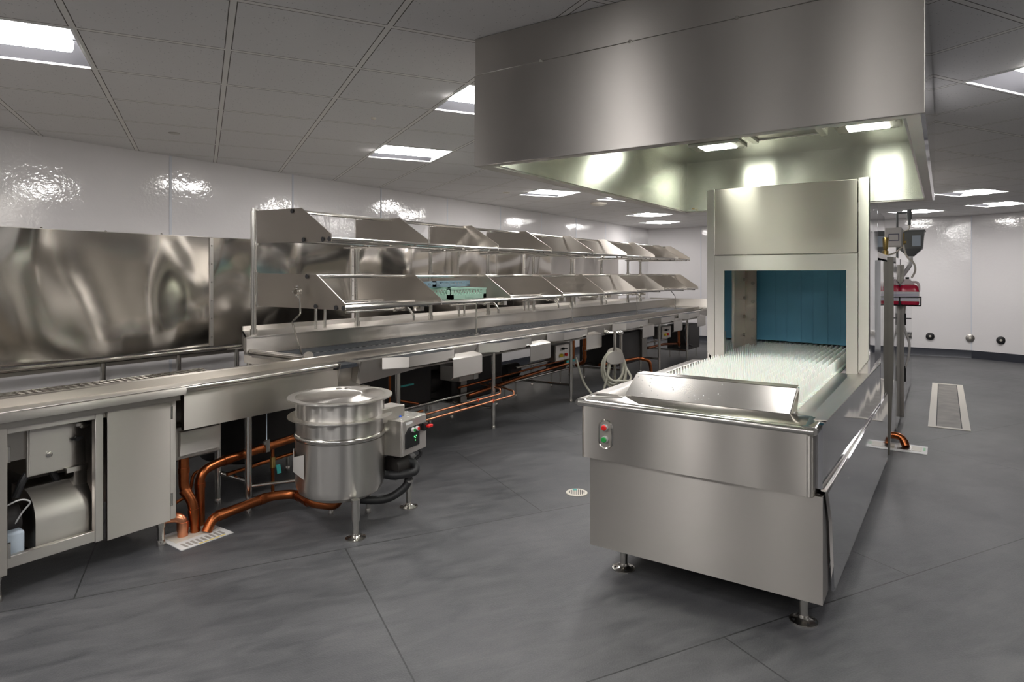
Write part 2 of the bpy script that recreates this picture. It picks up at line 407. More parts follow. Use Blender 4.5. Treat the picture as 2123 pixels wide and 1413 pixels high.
# ------------------------------------------------------------------ ceiling lamps
lamp_lab = {
 (-1, 0): 'recessed ceiling light above the buckled steel wall panels, cut by the picture edge',
 (3, 0): 'recessed ceiling light half hidden behind the near corner of the big hood',
 (3, 3): 'whole recessed ceiling light between the hood and the white wall, nearest fully seen',
 (7, 6): 'recessed ceiling light above the middle of the tilted overhead shelves',
 (9, 6): 'recessed ceiling light mostly hidden by the lower edge of the hood, beside the smoke detector',
 (12, 9): 'nearer of two far ceiling lights close together beside the hood end',
 (14, 11): 'farther of two ceiling lights close together near the far wall corner',
 (7, -3): 'big recessed ceiling light right of the hood, cut by the picture edge',
 (15, 2): 'small bright ceiling light peeping past the far lower corner of the hood',
 (18, 3): 'far ceiling light close to the bend of the white far wall',
 (18, 5): 'far ceiling light directly above the grey hopper on the dishwasher'}
for (i, j) in LAMPS:
    c = cellp(i+.5, j+.5)
    rz = math.atan2(CR.y, CR.x)
    t = thing('ceiling_light', lamp_lab.get((i, j), 'unseen recessed square ceiling light outside the view'), 'ceiling light', (c.x, c.y, H), 'recessed ceiling lights', rz)
    h = CL/2-.012
    fr = MB()
    for a, b, c_, d in ((-CL/2, CL/2, -CL/2, -h), (-CL/2, CL/2, h, CL/2), (-CL/2, -h, -h, h), (h, CL/2, -h, h)): fr.box(a, b, c_, d, -.004, .10)
    fr.build('frame', 'white', t)
    rf = MB(); seg = 8
    for s in (-1, 1):
        prof = [(s*(h-(h-.14)*k/seg), .008+.072*math.sin(PI/2*k/seg)) for k in range(seg+1)]
        rf.sheet(prof, 'x', -h, h, .003*s)
    rf.box(-h, h, -.15, .15, .088, .092)
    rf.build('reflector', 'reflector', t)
    ls = MB(); yc = -.035
    ls.prism([(yc+.165*math.cos(PI+PI*k/12), .070+.085*math.sin(PI+PI*k/12)) for k in range(13)], 'x', -h+.004, h-.05)
    ls.build('diffuser', 'lamp', t)
# detectors and sprinklers
def disc(name, lab, cat, x, y, r, th, mat='cream', group=None):
    mb = MB().lathe([(r*.6, H-th), (r, H-th*.5), (r, H)], (x, y, 0), 24)
    return tag(mb.build(name, mat), lab, cat, group)
def cc(i, j): p = cellp(i, j); return p.x, p.y
x, y = cc(9.45, 7.55); disc('smoke_detector', 'round flat smoke detector on the ceiling near the far end of the overhead shelves', 'smoke detector', x, y, .12, .045)
x, y = cc(.51, 3.46); disc('sprinkler_cover', 'small round sprinkler cover in the ceiling tile above the buckled steel panels', 'sprinkler', x, y, .04, .006, 'steel_dark', 'sprinkler covers')
x, y = cc(6.61, 6.77); disc('sprinkler_cover', 'small round sprinkler cover just before the ceiling light over the shelves', 'sprinkler', x, y, .045, .012, 'cream', 'sprinkler covers')
x, y = cc(2.53, 1.63); disc('sprinkler_cover', 'tiny sprinkler spot in the ceiling near the light half hidden by the hood', 'sprinkler', x, y, .018, .012, 'cream', 'sprinkler covers')
x, y = cc(13.0, 9.9); disc('sprinkler_cover', 'small far sprinkler cover between the two close ceiling lights and the wall', 'sprinkler', x, y-.9, .045, .012, 'cream', 'sprinkler covers')

# ------------------------------------------------------------------ far wall ports
for i, (x, mat, lab) in enumerate(((-.20, 'black', 'black round wall outlet nearest the dishwasher on the far white wall'), (.40, 'cream', 'grey round wall outlet by the bend of the far white wall'), (.83, 'black', 'black round wall outlet on the angled far wall, last of the row'))):
    y = YF if x < .42 else YF-(x-.42)*.4484
    t = thing('wall_outlet', lab, 'wall outlet', (x, y, .36), 'round outlets low on the far wall')
    MB().lathe([(.055, -.03), (.068, -.022), (.068, 0.0)], (x, y-.002, .36), 24, 'y').build('cover', M['steel_dark'] if mat == 'cream' else M['black'], t)
    MB().lathe([(.012, -.038), (.02, -.03)], (x, y-.002, .36), 12, 'y').build('plug', 'cream', t)

# ------------------------------------------------------------------ steel sheets on the left wall
pan = [(.20, 3.335, 'large buckled stainless splash sheet on the wall nearest the camera'),
       (3.345, 5.05, 'stainless splash sheet behind the near end post of the shelves'),
       (5.06, 6.98, 'stainless splash sheet behind the third bay of the overhead shelves'),
       (6.99, 8.7, 'stainless splash sheet behind the green dish basket bay'),
       (8.71, 10.4, 'stainless splash sheet behind the far shelf bays'),
       (10.41, 12.35, 'last stainless splash sheet at the far end of the white wall')]
XP = -5.66
for k, (y0, y1, lab) in enumerate(pan):
    t = thing('wall_splash_sheet', lab, 'steel wall sheet', (XP, y0, .82), 'stainless splash sheets along the white wall')
    MB().box(XP-.012, XP, y0, y1, .83, 1.848).build('sheet', 'steel_buckled', t)
    MB().box(XP-.03, XP+.006, y0, y1, 1.846, 1.850).build('top_lip', 'steel', t)
    b = MB()
    m_ = int((y1-y0)/.42)
    for q in range(1, m_): b.lathe([(.009, -.004), (.011, 0), (.006, .008)], (XP-.004, y0+q*(y1-y0)/m_, 1.853), 8)
    b.build('screw_row', 'steel_tube', t)
    if k:
        MB().box(XP-.008, XP+.012, y0-.02, y0+.012, .835, 1.84).build('joint_strip', 'steel', t)
        b = MB()
        for q in range(6): b.lathe([(.010, .010), (.008, .016), (.004, .02)], (XP, y0-.004, .92+q*.17), 10, 'x')
        b.build('strip_screws', 'steel_dark', t)

# ------------------------------------------------------------------ lower rail conveyor behind the table on the left
t = thing('return_conveyor', 'low stainless track with open chain running below the splash sheets', 'conveyor', (-5.1, 2.0, 0))
MB().tube([(-5.52, -.5, .800), (-5.52, 3.4, .812)], .022).box(-5.56, -5.44, -.5, 3.7, .822, .83).build('upper_rail', 'steel_tube', t)
MB().box(-5.62, -5.50, -.5, 3.7, .772, .80).build('back_beam', 'steel_dark', t)
for y in (.6, 2.35, 2.95, 3.5):
    MB().cyl((-5.5, y, 0), (-5.5, y, .80), .022).build('leg', 'steel_tube', t)
MB().box(-5.0, -3.73, -.5, 2.85, .67, .685).box(-4.955, -4.93, -.5, 2.85, .67, .748).box(-3.74, -3.72, -.5, 2.9, .60, .80).build('pan', 'steel_dark', t)
ch = MB()
y = -.4
while y < 2.8:
    ch.box(-4.90, -4.80, y, y+.022, .735, .748); ch.box(-4.92, -4.88, y+.002, y+.014, .738, .752); y += .045
ch.build('chain', 'steel_dark', t)

# ------------------------------------------------------------------ long table with accumulating conveyor
T0, T1 = 2.97, 11.55
tbl = thing('conveyor_table', 'long stainless dish table with grey cord conveyor under the overhead shelves', 'dish table', (-4.2, 7.2, 0))
MB().prism([(-4.43, 2.89), (-4.43, 12.0), (-4.95, 12.0), (-4.95, 3.2)], 'z', 1.008, 1.02).build('back_ledge', 'steel', tbl)
MB().box(-4.95, -4.935, 3.2, 12.0, 1.02, 1.06).build('ledge_backsplash', 'steel', tbl)
MB().box(-4.445, -4.43, 2.89, 12.3, .888, 1.012).build('ledge_front', 'steel_panel', tbl)
MB().slab([(-4.43, 2.89, .888), (-4.95, 3.2, .888), (-4.95, 3.2, 1.02), (-4.43, 2.89, 1.02)], .01).build('ledge_end', 'steel', tbl)
MB().box(-4.41, -4.375, 3.1, 11.9, .878, .892).build('belt_guide', 'steel_tube', tbl)
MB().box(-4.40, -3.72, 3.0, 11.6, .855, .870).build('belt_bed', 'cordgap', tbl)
bm_ = MB()
for k in range(25):
    x = -4.365+k*.0253
    if k in (10,): continue
    bm_.box(x, x+.019, 3.08+.0*(k), T1, .866, .885)
bm_.build('conveyor_cords', 'cord', tbl)
wv = MB(); y = 3.15
while y < 11.4:
    wv.box(-4.118, -4.098, y, y+.028, .87, .884); y += .075
wv.build('cord_rollers', 'steel_dark', tbl)
# front bar running the whole length
MB().prism([(-3.718, .80), (-3.718, .910), (-3.712, .916), (-3.693, .916), (-3.687, .910), (-3.687, .80)], 'y', .0, T1).build('front_bar', 'steel_plate', tbl)
MB().box(-3.70, -3.515, .0, 3.0, .860, .868).box(-3.70, -3.66, 3.0, T1, .860, .868).build('front_channel', 'steel', tbl)
MB().prism([(-3.512+.014*math.cos(a*PI/8), .864+.013*math.sin(a*PI/8)) for a in range(-4, 9)], 'y', .0, 3.0).build('front_rim', 'steel_tube', tbl)
rr = MB(); rr.tube([(-3.535, 3.21, .866), (-3.535, T1, .866)], .012)
rr.build('rim_rod', 'steel_tube', tbl)
c2 = MB()
for k in range(6): c2.box(-3.655+k*.021, -3.640+k*.021, 2.98, T1, .846, .858)
c2.box(-3.66, -3.53, 2.98, T1, .832, .845)
c2.build('front_cords', 'cord', tbl)
# rolled edge over the cabinet part
MB().prism([(-3.515, .878), (-3.498, .873), (-3.493, .855), (-3.498, .832), (-3.52, .828), (-3.60, .828), (-3.60, .86)], 'y', .0, 1.92).build('rolled_edge', 'steel', tbl)
MB().box(-3.56, -3.53, 1.92, 3.0, .835, .872).build('edge_strip', 'steel', tbl)
# aprons
MB().box(-3.56, -3.53, 1.925, 3.02, .625, .838).build('apron', 'steel_panel', tbl)
MB().slab([(-3.50, 3.215, .868), (-3.555, 3.215, .69), (-3.53, 4.3, .772), (-3.53, T1, .772), (-3.50, T1, .868)], -.006).prism([(-3.535, .775), (-3.535, .765), (-3.66, .722), (-3.66, .735)], 'y', 4.2, T1).build('apron', 'steel_panel', tbl)
# chute over the kettle
MB().slab([(-3.66, 3.024, .876), (-3.497, 3.024, .876), (-3.55, 3.024, .695), (-3.66, 3.024, .695)], -.006).build('chute_side', 'steel', tbl)
MB().slab([(-3.66, 3.208, .876), (-3.497, 3.208, .876), (-3.55, 3.208, .685), (-3.66, 3.208, .685)], -.006).build('chute_side', 'steel', tbl)
MB().slab([(-3.575, 3.03, .838), (-3.575, 3.20, .838), (-3.60, 3.20, .73), (-3.60, 3.03, .73)], .005).build('chute_back', 'steel_dark', tbl)
MB().slab([(-3.60, 3.03, .73), (-3.60, 3.20, .73), (-3.50, 3.20, .70), (-3.50, 3.03, .70)], .005).slab([(-3.54, 3.21, .69), (-3.54, 3.27, .69), (-3.47, 3.27, .688), (-3.47, 3.21, .688)], .005).build('chute_lip', 'steel', tbl)
# end roller
MB().tube([(-4.44, 2.93, .905), (-3.76, 2.93, .905)], .022).box(-4.42, -3.80, 2.94, 2.965, .86, .90).build('end_tube', 'steel_tube', tbl)
MB().prism([(2.90, .87), (2.985, .87), (2.985, .925), (2.97, .945), (2.945, .952), (2.92, .945), (2.90, .925)], 'x', -3.76, -3.745).build('end_bracket', 'steel', tbl)
MB().box(-4.60, -3.85, 2.99, 3.0, .80, .862).build('end_plate', 'steel', tbl)
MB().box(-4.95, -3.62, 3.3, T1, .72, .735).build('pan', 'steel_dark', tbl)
# scrap trays and hanging flaps
trays = [3.42, 4.62, 5.83, 7.45, 8.68, 9.90]
for k, y in enumerate(trays):
    m = MB()
    z0, z1 = .785, .872; yl = y+.72 if k not in (3,) else y+.92
    out = [(-3.50, y), (-3.385, y+.17), (-3.385, yl), (-3.50, yl)]
    for (a, b) in zip(out[:-1], out[1:]):
        d = (Vector(b)-Vector(a)).normalized(); nn = Vector((d.y, -d.x))*.006
        m._add([(a[0], a[1], z0), (b[0], b[1], z0), (b[0]-nn.x, b[1]-nn.y, z0), (a[0]-nn.x, a[1]-nn.y, z0), (a[0], a[1], z1), (b[0], b[1], z1), (b[0]-nn.x, b[1]-nn.y, z1), (a[0]-nn.x, a[1]-nn.y, z1)],
               [(0,3,2,1),(4,5,6,7),(0,1,5,4),(1,2,6,5),(2,3,7,6),(3,0,4,7)])
    m.prism(out, 'z', z0, z0+.006)
    tr = m.build('scrap_tray', 'steel', tbl)
    g = MB()
    for q in range(5):
        x = -3.505+q*.0225
        g.box(x, x+.015, y+.02+max(0, (x+3.50+.02))*1.5, yl-.008, .862, .8715)
    g.build('cord_grid', 'cord', tr)
for k, (y0, y1) in enumerate([(4.09, 4.49), (5.28, 5.67), (6.47, 6.86), (8.11, 8.52), (9.31, 9.69), (10.42, 10.85)]):
    MB().sheet([(-3.46, .822), (-3.375, .808), (-3.36, .795), (-3.36, .645), (-3.385, .63)], 'y', y0, y1, -.004).build('hanging_flap', 'steel', tbl)
    MB().tube([(-3.50, y0-.03, .805), (-3.38, y0-.03, .805), (-3.38, y0+.02, .805)], .009).build('flap_hinge', 'steel_tube', tbl)
# legs and stretchers
def leg(x, y, z1, r=.021, parent=tbl, flange=False, z0=0.0):
    m = MB().cyl((x, y, z0+.10), (x, y, z1), r).cyl((x, y, z0+.012), (x, y, z0+.12), r*.78)
    m.lathe([(r*1.0, z0+.0), (r*1.0, z0+.016), (r*.8, z0+.03)], (x, y, 0), 16)
    l = m.build('leg', 'steel_tube', parent)
    if flange:
        f = MB().lathe([(.058, z0), (.058, z0+.006), (.03, z0+.012), (r*.9, z0+.02)], (x, y, 0), 28)
        f.build('foot_flange', 'steel_tube', l)
        d = MB()
        for q in range(4): d.cyl((x+.043*math.cos(q*PI/2+.6), y+.043*math.sin(q*PI/2+.6), z0+.006), (x+.043*math.cos(q*PI/2+.6), y+.043*math.sin(q*PI/2+.6), z0+.0105), .006, n=8)
        d.build('bolt_holes', 'darkhole', l)
    return l
LEGY = [2.39, 3.72, 5.03, 6.59, 8.0, 9.41, 10.7]
for y in LEGY:
    leg(-3.63, y, .80 if y < 3 else .74)
for y in (2.38, 3.05, 4.4, 5.9, 7.3, 8.35, 9.6, 10.9):
    leg(-3.95 if y < 3 else -4.62, y, .72 if y < 3 else .88)
for y in LEGY[1:]:
    MB().tube([(-4.62, y-.02, .20), (-3.65, y, .20)], .014).build('stretcher', 'steel_tube', tbl)
MB().tube([(-4.15, 3.3, .25), (-4.15, 10.9, .25)], .016).build('long_rail', 'steel_tube', tbl)
for y0, y1, zz in ((1.95, 2.38, .35), (5.9, 7.2, .46), (8.9, 10.6, .40)):
    MB().tube([(-3.95, y0, zz), (-3.95, y1, zz)], .014).build('long_rail', 'steel_tube', tbl)
MB().tube([(-3.94, 2.40, .19), (-3.64, 2.40, .19)], .015).tube([(-3.64, 2.40, .16), (-3.2, 3.1, .16)], .012).build('stretcher', 'steel_tube', tbl)
MB().slab([(-3.58, 10.0, .45), (-3.58, 10.8, .45), (-3.58, 10.8, .62), (-3.58, 10.0, .62)], .01).build('rear_bracket', 'steel_dark', tbl) if False else None
# curved far end
MB().box(-4.95, -2.95, 12.0, 12.35, .80, .875).build('far_counter', 'steel', tbl)
MB().box(-4.95, -2.9, 12.33, 12.36, .875, 1.03).build('far_backsplash', 'steel', tbl)
MB().box(-4.43, -3.53, T1, 12.0, .80, .868).build('far_table', 'steel', tbl)
MB().box(-3.62, -3.50, T1-.4, 12.0, .868, .905).build('far_end_block', 'steel_tube', tbl)
leg(-3.0, 12.1, .80); leg(-4.8, 12.2, .80)
# sensor bars standing on the belt edge
for (y, x0) in ((5.17, -3.93), (7.30, -3.95), (9.33, -3.93), (11.05, -3.9)):
    pass

# ------------------------------------------------------------------ machinery under the long table
t = thing('control_box', 'small steel control box with yellow and red buttons below the third scrap tray', 'control box', (-3.75, 6.55, .48), 'start boxes under the dish table')
MB().box(-3.90, -3.75, 6.43, 6.84, .48, .675).build('case', 'steel_dark', t, bevel=.004)
MB().box(-3.752, -3.745, 6.44, 6.83, .49, .665).box(-3.748, -3.742, 6.63, 6.64, .49, .665).build('cover', 'steel', t)
MB().lathe([(.020, 0), (.020, .02), (.012, .028)], (-3.745, 6.56, .545), 16, 'x').build('yellow_button', 'yellow', t, label='yellow push button')
MB().lathe([(.020, 0), (.020, .02), (.012, .028)], (-3.745, 6.67, .545), 16, 'x').build('red_button', 'red', t, label='red push button')
MB().lathe([(.016, 0), (.016, .02)], (-3.745, 6.60, .62), 12, 'x').box(-3.735, -3.71, 6.59, 6.66, .615, .628).build('switch', 'black', t)
c = copy_tree(t); c.location = (-3.75, 9.95, .46); c['label'] = 'small steel control box with yellow and red buttons, farther one near the table end'
# black waste tank under the table
t = thing('waste_tank', 'big black tank standing in the dark under the dish table', 'tank', (-4.05, 8.6, 0))
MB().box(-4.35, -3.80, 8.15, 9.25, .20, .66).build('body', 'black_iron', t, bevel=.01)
MB().box(-3.80, -3.765, 9.06, 9.26, .24, .66).build('side_plate', 'steel_dark', t)
for x, y in ((-4.3, 8.2), (-3.85, 8.2), (-4.3, 9.2), (-3.85, 9.2)): leg(x, y, .2, .018, t)
t = thing('motor_housing', 'dark boxy motor housing under the table behind the kettle control box', 'motor', (-4.3, 4.65, 0))
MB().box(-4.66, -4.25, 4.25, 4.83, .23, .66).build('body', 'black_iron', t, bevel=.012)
MB().lathe([(.11, 0), (.12, .02), (.12, .26), (.09, .3)], (-4.45, 4.83, .38), 24, 'y').build('fan_cover', 'black_iron', t)
MB().box(-4.62, -4.22, 4.30, 4.9, .205, .23).build('base_plate', 'steel_dark', t)
for x, y in ((-4.58, 4.35), (-4.28, 4.35), (-4.58, 4.85), (-4.28, 4.85)): leg(x, y, .205, .012, t)
t = thing('junction_box', 'square steel junction box hanging behind the first hanging flap', 'junction box', (-3.8, 4.75, .5), None)
MB().box(-3.96, -3.72, 4.62, 4.90, .50, .645).build('case', 'steel_dark', t, bevel=.004)
MB().box(-3.722, -3.712, 4.83, 4.90, .50, .64).build('bracket', 'steel_tube', t)
MB().tube([(-3.84, 4.76, .645), (-3.84, 4.76, .725)], .012).build('hanger', 'steel_tube', t)
t = thing('electrical_cabinet', 'dark cabinet under the far end of the dish table with a black cable', 'cabinet', (-4.0, 11.4, 0))
MB().box(-4.15, -3.75, 11.15, 11.75, .16, .60).build('case', 'black_iron', t, bevel=.006)
for x, y in ((-4.12, 11.2), (-3.8, 11.2), (-4.12, 11.7), (-3.8, 11.7)): leg(x, y, .16, .012, t)
MB().tube(bend([(-3.74, 10.95, .62), (-3.74, 10.8, .5), (-3.74, 10.95, .3), (-3.74, 11.3, .22)], .12), .012).build('cable', 'rubber', t)
t = thing('collection_tank', 'large round black tank in the dark behind the kettle', 'tank', (-4.42, 2.95, 0))
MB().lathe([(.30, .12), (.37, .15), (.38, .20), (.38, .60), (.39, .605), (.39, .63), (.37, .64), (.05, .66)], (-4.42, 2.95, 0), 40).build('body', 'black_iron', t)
for a in (.5, 2.6, 4.7): leg(-4.42+.28*math.cos(a), 2.95+.28*math.sin(a), .14, .02, t)
t = thing('collection_tank', 'dark boxy pulp tank under the table between the first and second trays', 'tank', (-4.4, 5.55, 0))
MB().box(-4.66, -4.2, 5.1, 6.0, .16, .66).build('body', 'black_iron', t, bevel=.02)
MB().box(-4.2, -4.17, 5.2, 5.3, .10, .60).build('strap', 'steel_dark', t)
for x, y in ((-4.6, 5.15), (-4.25, 5.15), (-4.6, 5.95), (-4.25, 5.95)): leg(x, y, .16, .018, t)
# small motors further along
for k, (y, z) in enumerate(((6.25, .34), (7.35, .36))):
    t = thing('drive_motor', ('short black drive motor beside the buttoned control box', 'short black drive motor behind the hose reel')[k], 'motor', (-4.35, y, 0), 'drive motors under the table')
    MB().lathe([(.06, 0), (.085, .02), (.085, .25), (.05, .28)], (-4.35, y, z), 20, 'y').build('body', 'black_iron', t)
    MB().box(-4.43, -4.27, y, y+.26, .22, z-.07).build('gearbox', 'black_iron', t)
    for q in (0, .24): leg(-4.35, y+.01+q, .22, .014, t)

# ------------------------------------------------------------------ overhead tilted shelves
shy = [3.0, 4.02, 5.035, 6.05, 7.06, 8.07, 9.085, 10.10, 10.66]
posty = [3.01, 4.08, 5.10, 6.13, 7.15, 8.19, 9.18, 10.20, 10.75]
sh = thing('overhead_rack', 'two-tier stainless overhead rack with sloped dividers above the dish table', 'shelf rack', (-4.5, 6.9, 1.02))
def plate(y, up):
    z0 = .49 if not up else 0
    if up: pts = [(-4.45, 2.0), (-3.90, 1.99), (-3.575, 1.79), (-3.57, 1.735), (-4.44, 1.745)]
    else: pts = [(-4.43, 1.512), (-3.73, 1.502), (-3.43, 1.30), (-3.425, 1.252), (-4.42, 1.256)]
    return MB().prism(pts, 'y', y-.004, y+.004).build('divider', 'steel_plate', sh)
for y in shy:
    plate(y, 1); plate(y, 0)
for y in posty:
    m = MB().cyl((-4.5, y, 1.02), (-4.5, y, 2.025), .020, n=14)
    m.cyl((-4.5, y, 1.72), (-4.5, y, 2.0), .025, n=14).cyl((-4.5, y, 1.24), (-4.5, y, 1.535), .025, n=14).cyl((-4.5, y, 1.02), (-4.5, y, 1.07), .027, n=14)
    m.cyl((-4.455, y, 1.73), (-4.455, y, 2.01), .009, n=8).cyl((-4.455, y, 1.25), (-4.455, y, 1.52), .009, n=8)
    m.build('post', 'steel_tube', sh)
caps = MB()
for (x, z, zz) in ((-4.0, 1.972, 1), (-3.868, 1.755, 0), (-3.655, 1.752, 0), (-3.585, 1.752, 0), (-4.15, 1.757, 0)):
    MB().cyl((x, shy[0], z), (x, shy[-1], z), .014 if x > -3.6 or zz else .012, n=10).build('rail', 'steel_tube', sh)
    if x != -4.15: caps.lathe([(.017, 0), (.015, .006)], (x, shy[0]-.011, z), 14, 'y')
for (x, z) in ((-3.83, 1.487), (-3.733, 1.272), (-3.517, 1.268), (-3.44, 1.266), (-4.1, 1.274)):
    MB().cyl((x, shy[0], z), (x, shy[-1], z), .014, n=10).build('rail', 'steel_tube', sh)
    if x != -4.1: caps.lathe([(.017, 0), (.015, .006)], (x, shy[0]-.011, z), 14, 'y')
caps.build('end_caps', 'rubber', sh)
for y in shy[1:]:
    MB().cyl((-4.44, y-.15, 1.738), (-3.57, y-.15, 1.736), .009, n=8).build('cross_rod', 'steel_tube', sh)
    MB().cyl((-4.44, y-.15, 1.252), (-3.43, y-.15, 1.250), .009, n=8).build('cross_rod', 'steel_tube', sh)

# control rods with clamps standing on the belt edge
for k, (y, lab) in enumerate(((3.0, 'thin cranked steel rod with clamp knob on the nearest shelf divider'), (5.10, 'thin steel rod with clamp knob beside the green dish basket'), (7.12, 'thin steel rod with clamp knob in the middle of the shelf row'), (9.2, 'thin steel rod with clamp knob near the white far wall'), (10.9, 'farthest thin steel rod, bent just under the shelf end'))):
    xb = -3.93; yy = y-.03 if k == 0 else y+.05
    t = thing('switch_rod', lab, 'switch rod', (xb, yy, .885), 'thin switch rods along the conveyor')
    if k == 0: pts = [(-3.97, yy+.09, .893), (-3.97, yy, 1.15), (-3.86, yy-.01, 1.215), (-3.86, yy-.02, 1.375)]
    elif k == 4: pts = [(xb, yy, .893), (xb, yy, 1.12), (xb-.03, yy-.2, 1.25)]
    else: pts = [(xb, yy, .893), (xb, yy, 1.36)]
    MB().tube(bend(pts, .02, 3), .007, 10).build('rod', 'steel_tube', t)
    p0 = pts[0]
    m = MB().box(p0[0]-.012, p0[0]+.012, p0[1]-.045, p0[1]+.045, .886, .891)
    for s in (-.034, .034): m.cyl((p0[0], p0[1]+s, .889), (p0[0], p0[1]+s, .905), .006, n=8)
    m.build('foot_plate', 'steel_tube', t)
    if k < 4:
        q = pts[-1]
        m = MB().cyl((q[0], q[1]+.012, q[2]), (q[0], q[1]-.035, q[2]), .022, n=14).cyl((q[0]-.05, q[1]-.015, q[2]), (q[0]+.035, q[1]-.015, q[2]), .010, n=10)
        m.cyl((q[0], q[1]-.015, q[2]-.04), (q[0], q[1]-.015, q[2]+.045), .013, n=10).box(q[0]-.022, q[0]+.022, q[1]-.03, q[1], q[2]+.028, q[2]+.036)
        m.cyl((q[0]+.02, q[1]-.02, q[2]-.035), (q[0]+.02, q[1]-.04, q[2]-.035), .008, n=8)
        m.build('clamp', 'steel_tube', t)
# taps under the shelf, fed by upright pipes
taps = [(4.62, 'first chrome tap under the lower shelf, nearest the kettle'), (6.08, 'chrome tap under the shelf just past the green dish basket'), (7.5, 'chrome tap under the middle of the lower shelf'), (9.0, 'chrome tap under the lower shelf in front of the white wall'), (10.35, 'farthest chrome tap under the end of the lower shelf')]
for y, lab in taps:
    t = thing('trough_tap', lab, 'tap', (-4.38, y, 1.0), 'taps along the trough')
    MB().tube(bend([(-4.42, y-.75, 1.165), (-4.42, y-.05, 1.165)], .02), .011, 10).build('feed_pipe', 'steel_tube', t)
    MB().tube(bend([(-4.42, y-.1, 1.165), (-4.42, y+.06, 1.165), (-4.37, y+.08, 1.10), (-4.37, y+.08, 1.045)], .03), .014, 12).build('spout', 'steel_tube', t)
    MB().cyl((-4.42, y-.14, 1.165), (-4.42, y-.11, 1.165), .024, n=14).box(-4.445, -4.395, y-.02, y+.02, 1.145, 1.19).box(-4.40, -4.30, y+.10, y+.16, 1.14, 1.185).build('valve_body', 'steel_tube', t)
for k, y in enumerate((3.69, 3.80, 5.66, 5.75, 5.85, 7.05, 7.16, 8.35, 8.46, 8.95, 9.05)):
    pass
for y in (3.69, 5.70, 7.08, 8.38):
    t = thing('riser_pipes', 'pair of short upright steel pipes rising from the back ledge ' + {3.69: 'in the nearest shelf bay', 5.70: 'behind the third shelf bay', 7.08: 'behind the middle shelf bay', 8.38: 'behind the sixth shelf bay'}[y], 'pipes', (-4.6, y, 1.02), 'paired riser pipes on the back ledge')
    for s in (0, .10): MB().cyl((-4.6, y+s, 1.02), (-4.6, y+s, 1.30), .013, n=12).build('pipe', 'steel_tube', t)

# ------------------------------------------------------------------ dish baskets on the lower shelf
def basket(name, lab, x0, x1, y0, y1, z0, h, mat, tilt):
    t = thing(name, lab, 'dish basket', ((x0+x1)/2, (y0+y1)/2, z0))
    t.rotation_euler = (0, tilt, 0)
    hx, hy = (x1-x0)/2, (y1-y0)/2; OFF[t.name] = Vector((0, 0, 0))
    m = MB(); tk = .006; hb = h*.42
    for a in (-1, 1):
        m.box(a*hx-tk*(a > 0), a*hx+tk*(a < 0), -hy, hy, 0, hb); m.box(a*hx-tk*(a > 0)-.001*a, a*hx+tk*(a < 0)+.004*a, -hy, hy, h-.012, h)
        m.box(-hx, hx, a*hy-tk*(a > 0), a*hy+tk*(a < 0), 0, hb); m.box(-hx, hx, a*hy-tk*(a > 0), a*hy+tk*(a < 0)+.004*a, h-.012, h)
        for b in (-1, 1):
            m.box(a*hx, a*(hx-.045), b*hy, b*(hy-tk), 0, h); m.box(a*hx, a*(hx-tk), b*hy, b*(hy-.045), 0, h)
    m.build('rim_and_corners', mat, t)
    def bars(u0, u1, fixed, ax):
        w_ = MB()
        n_ = max(4, int((u1-u0)/.036)); s = (u1-u0)/n_
        for k in range(n_):
            for d in (0, 1):
                a0, a1 = (u0+k*s, u0+(k+1)*s) if d else (u0+(k+1)*s, u0+k*s)
                if ax == 'y': w_.tube([(fixed, a0, hb-.004), (fixed, a1, h-.008)], .0028, 6)
                else: w_.tube([(a0, fixed, hb-.004), (a1, fixed, h-.008)], .0028, 6)
        w_.build('lattice', mat, t)
    for a in (-1, 1):
        bars(-hy+.05, hy-.05, a*(hx-.003), 'y'); bars(-hx+.05, hx-.05, a*(hy-.003), 'x')
    g = MB()
    k = -hx+.03
    while k < hx: g.box(k-.002, k+.002, -hy, hy, .004, .01); k += .035
    k = -hy+.03
    while k < hy: g.box(-hx, hx, k-.002, k+.002, .004, .01); k += .035
    g.build('floor_grid', mat, t)
    for a in (-1, 1):
        MB().box(a*hx, a*hx+.006*a, -.055, .055, hb*.25, hb*.85).build('handle_grip', mat, t)
    return t
basket('dish_basket', 'mint green square dish basket resting on the lower tilted shelf', -4.00, -3.53, 4.26, 4.78, 1.284, .095, 'mint', 0)
basket('dish_basket', 'blue grey open basket stacked inside the mint green basket', -4.00, -3.63, 4.19, 4.66, 1.385, .052, 'bluegrey', -.05)

# ------------------------------------------------------------------ cabinet below the near end of the table
cb = thing('base_cabinet', 'stainless base cabinet with one shut door and an open bay holding a motor', 'cabinet', (-3.85, 1.3, 0))
XC = -3.565
MB().box(XC-.03, XC, 0.0, 1.90, .765, .80).box(XC-.03, XC, 1.05, 1.50, .145, .20).build('front_frame', 'steel', cb, bevel=.003)
MB().box(XC-.035, XC+.004, 1.485, 1.525, .14, .80).build('mullion', 'steel', cb, bevel=.004)
MB().box(XC-.035, XC+.002, 1.858, 1.90, .135, .80).build('corner_post', 'steel', cb, bevel=.004)
MB().box(XC-.60, XC-.03, 1.885, 1.90, .14, .80).build('side_panel', 'steel', cb)
MB().box(XC-.60, XC-.59, 0, 1.90, .14, .80).build('back_panel', 'steel_dark', cb)
MB().box(XC-.60, XC-.03, 0, 1.52, .135, .145).build('bottom_shelf', 'steel_dark', cb)
d = MB().box(XC+.002, XC+.022, 1.535, 1.857, .137, .805).build('door', 'steel_panel', cb, bevel=.003)
for z in (.22, .70): MB().cyl((XC+.02, 1.862, z), (XC+.02, 1.862, z+.07), .007, n=10).build('hinge', 'steel_tube', d)
d = MB().box(XC+.002, XC+.022, .60, 1.115, .125, .80).build('door', 'steel_panel', cb, bevel=.003)
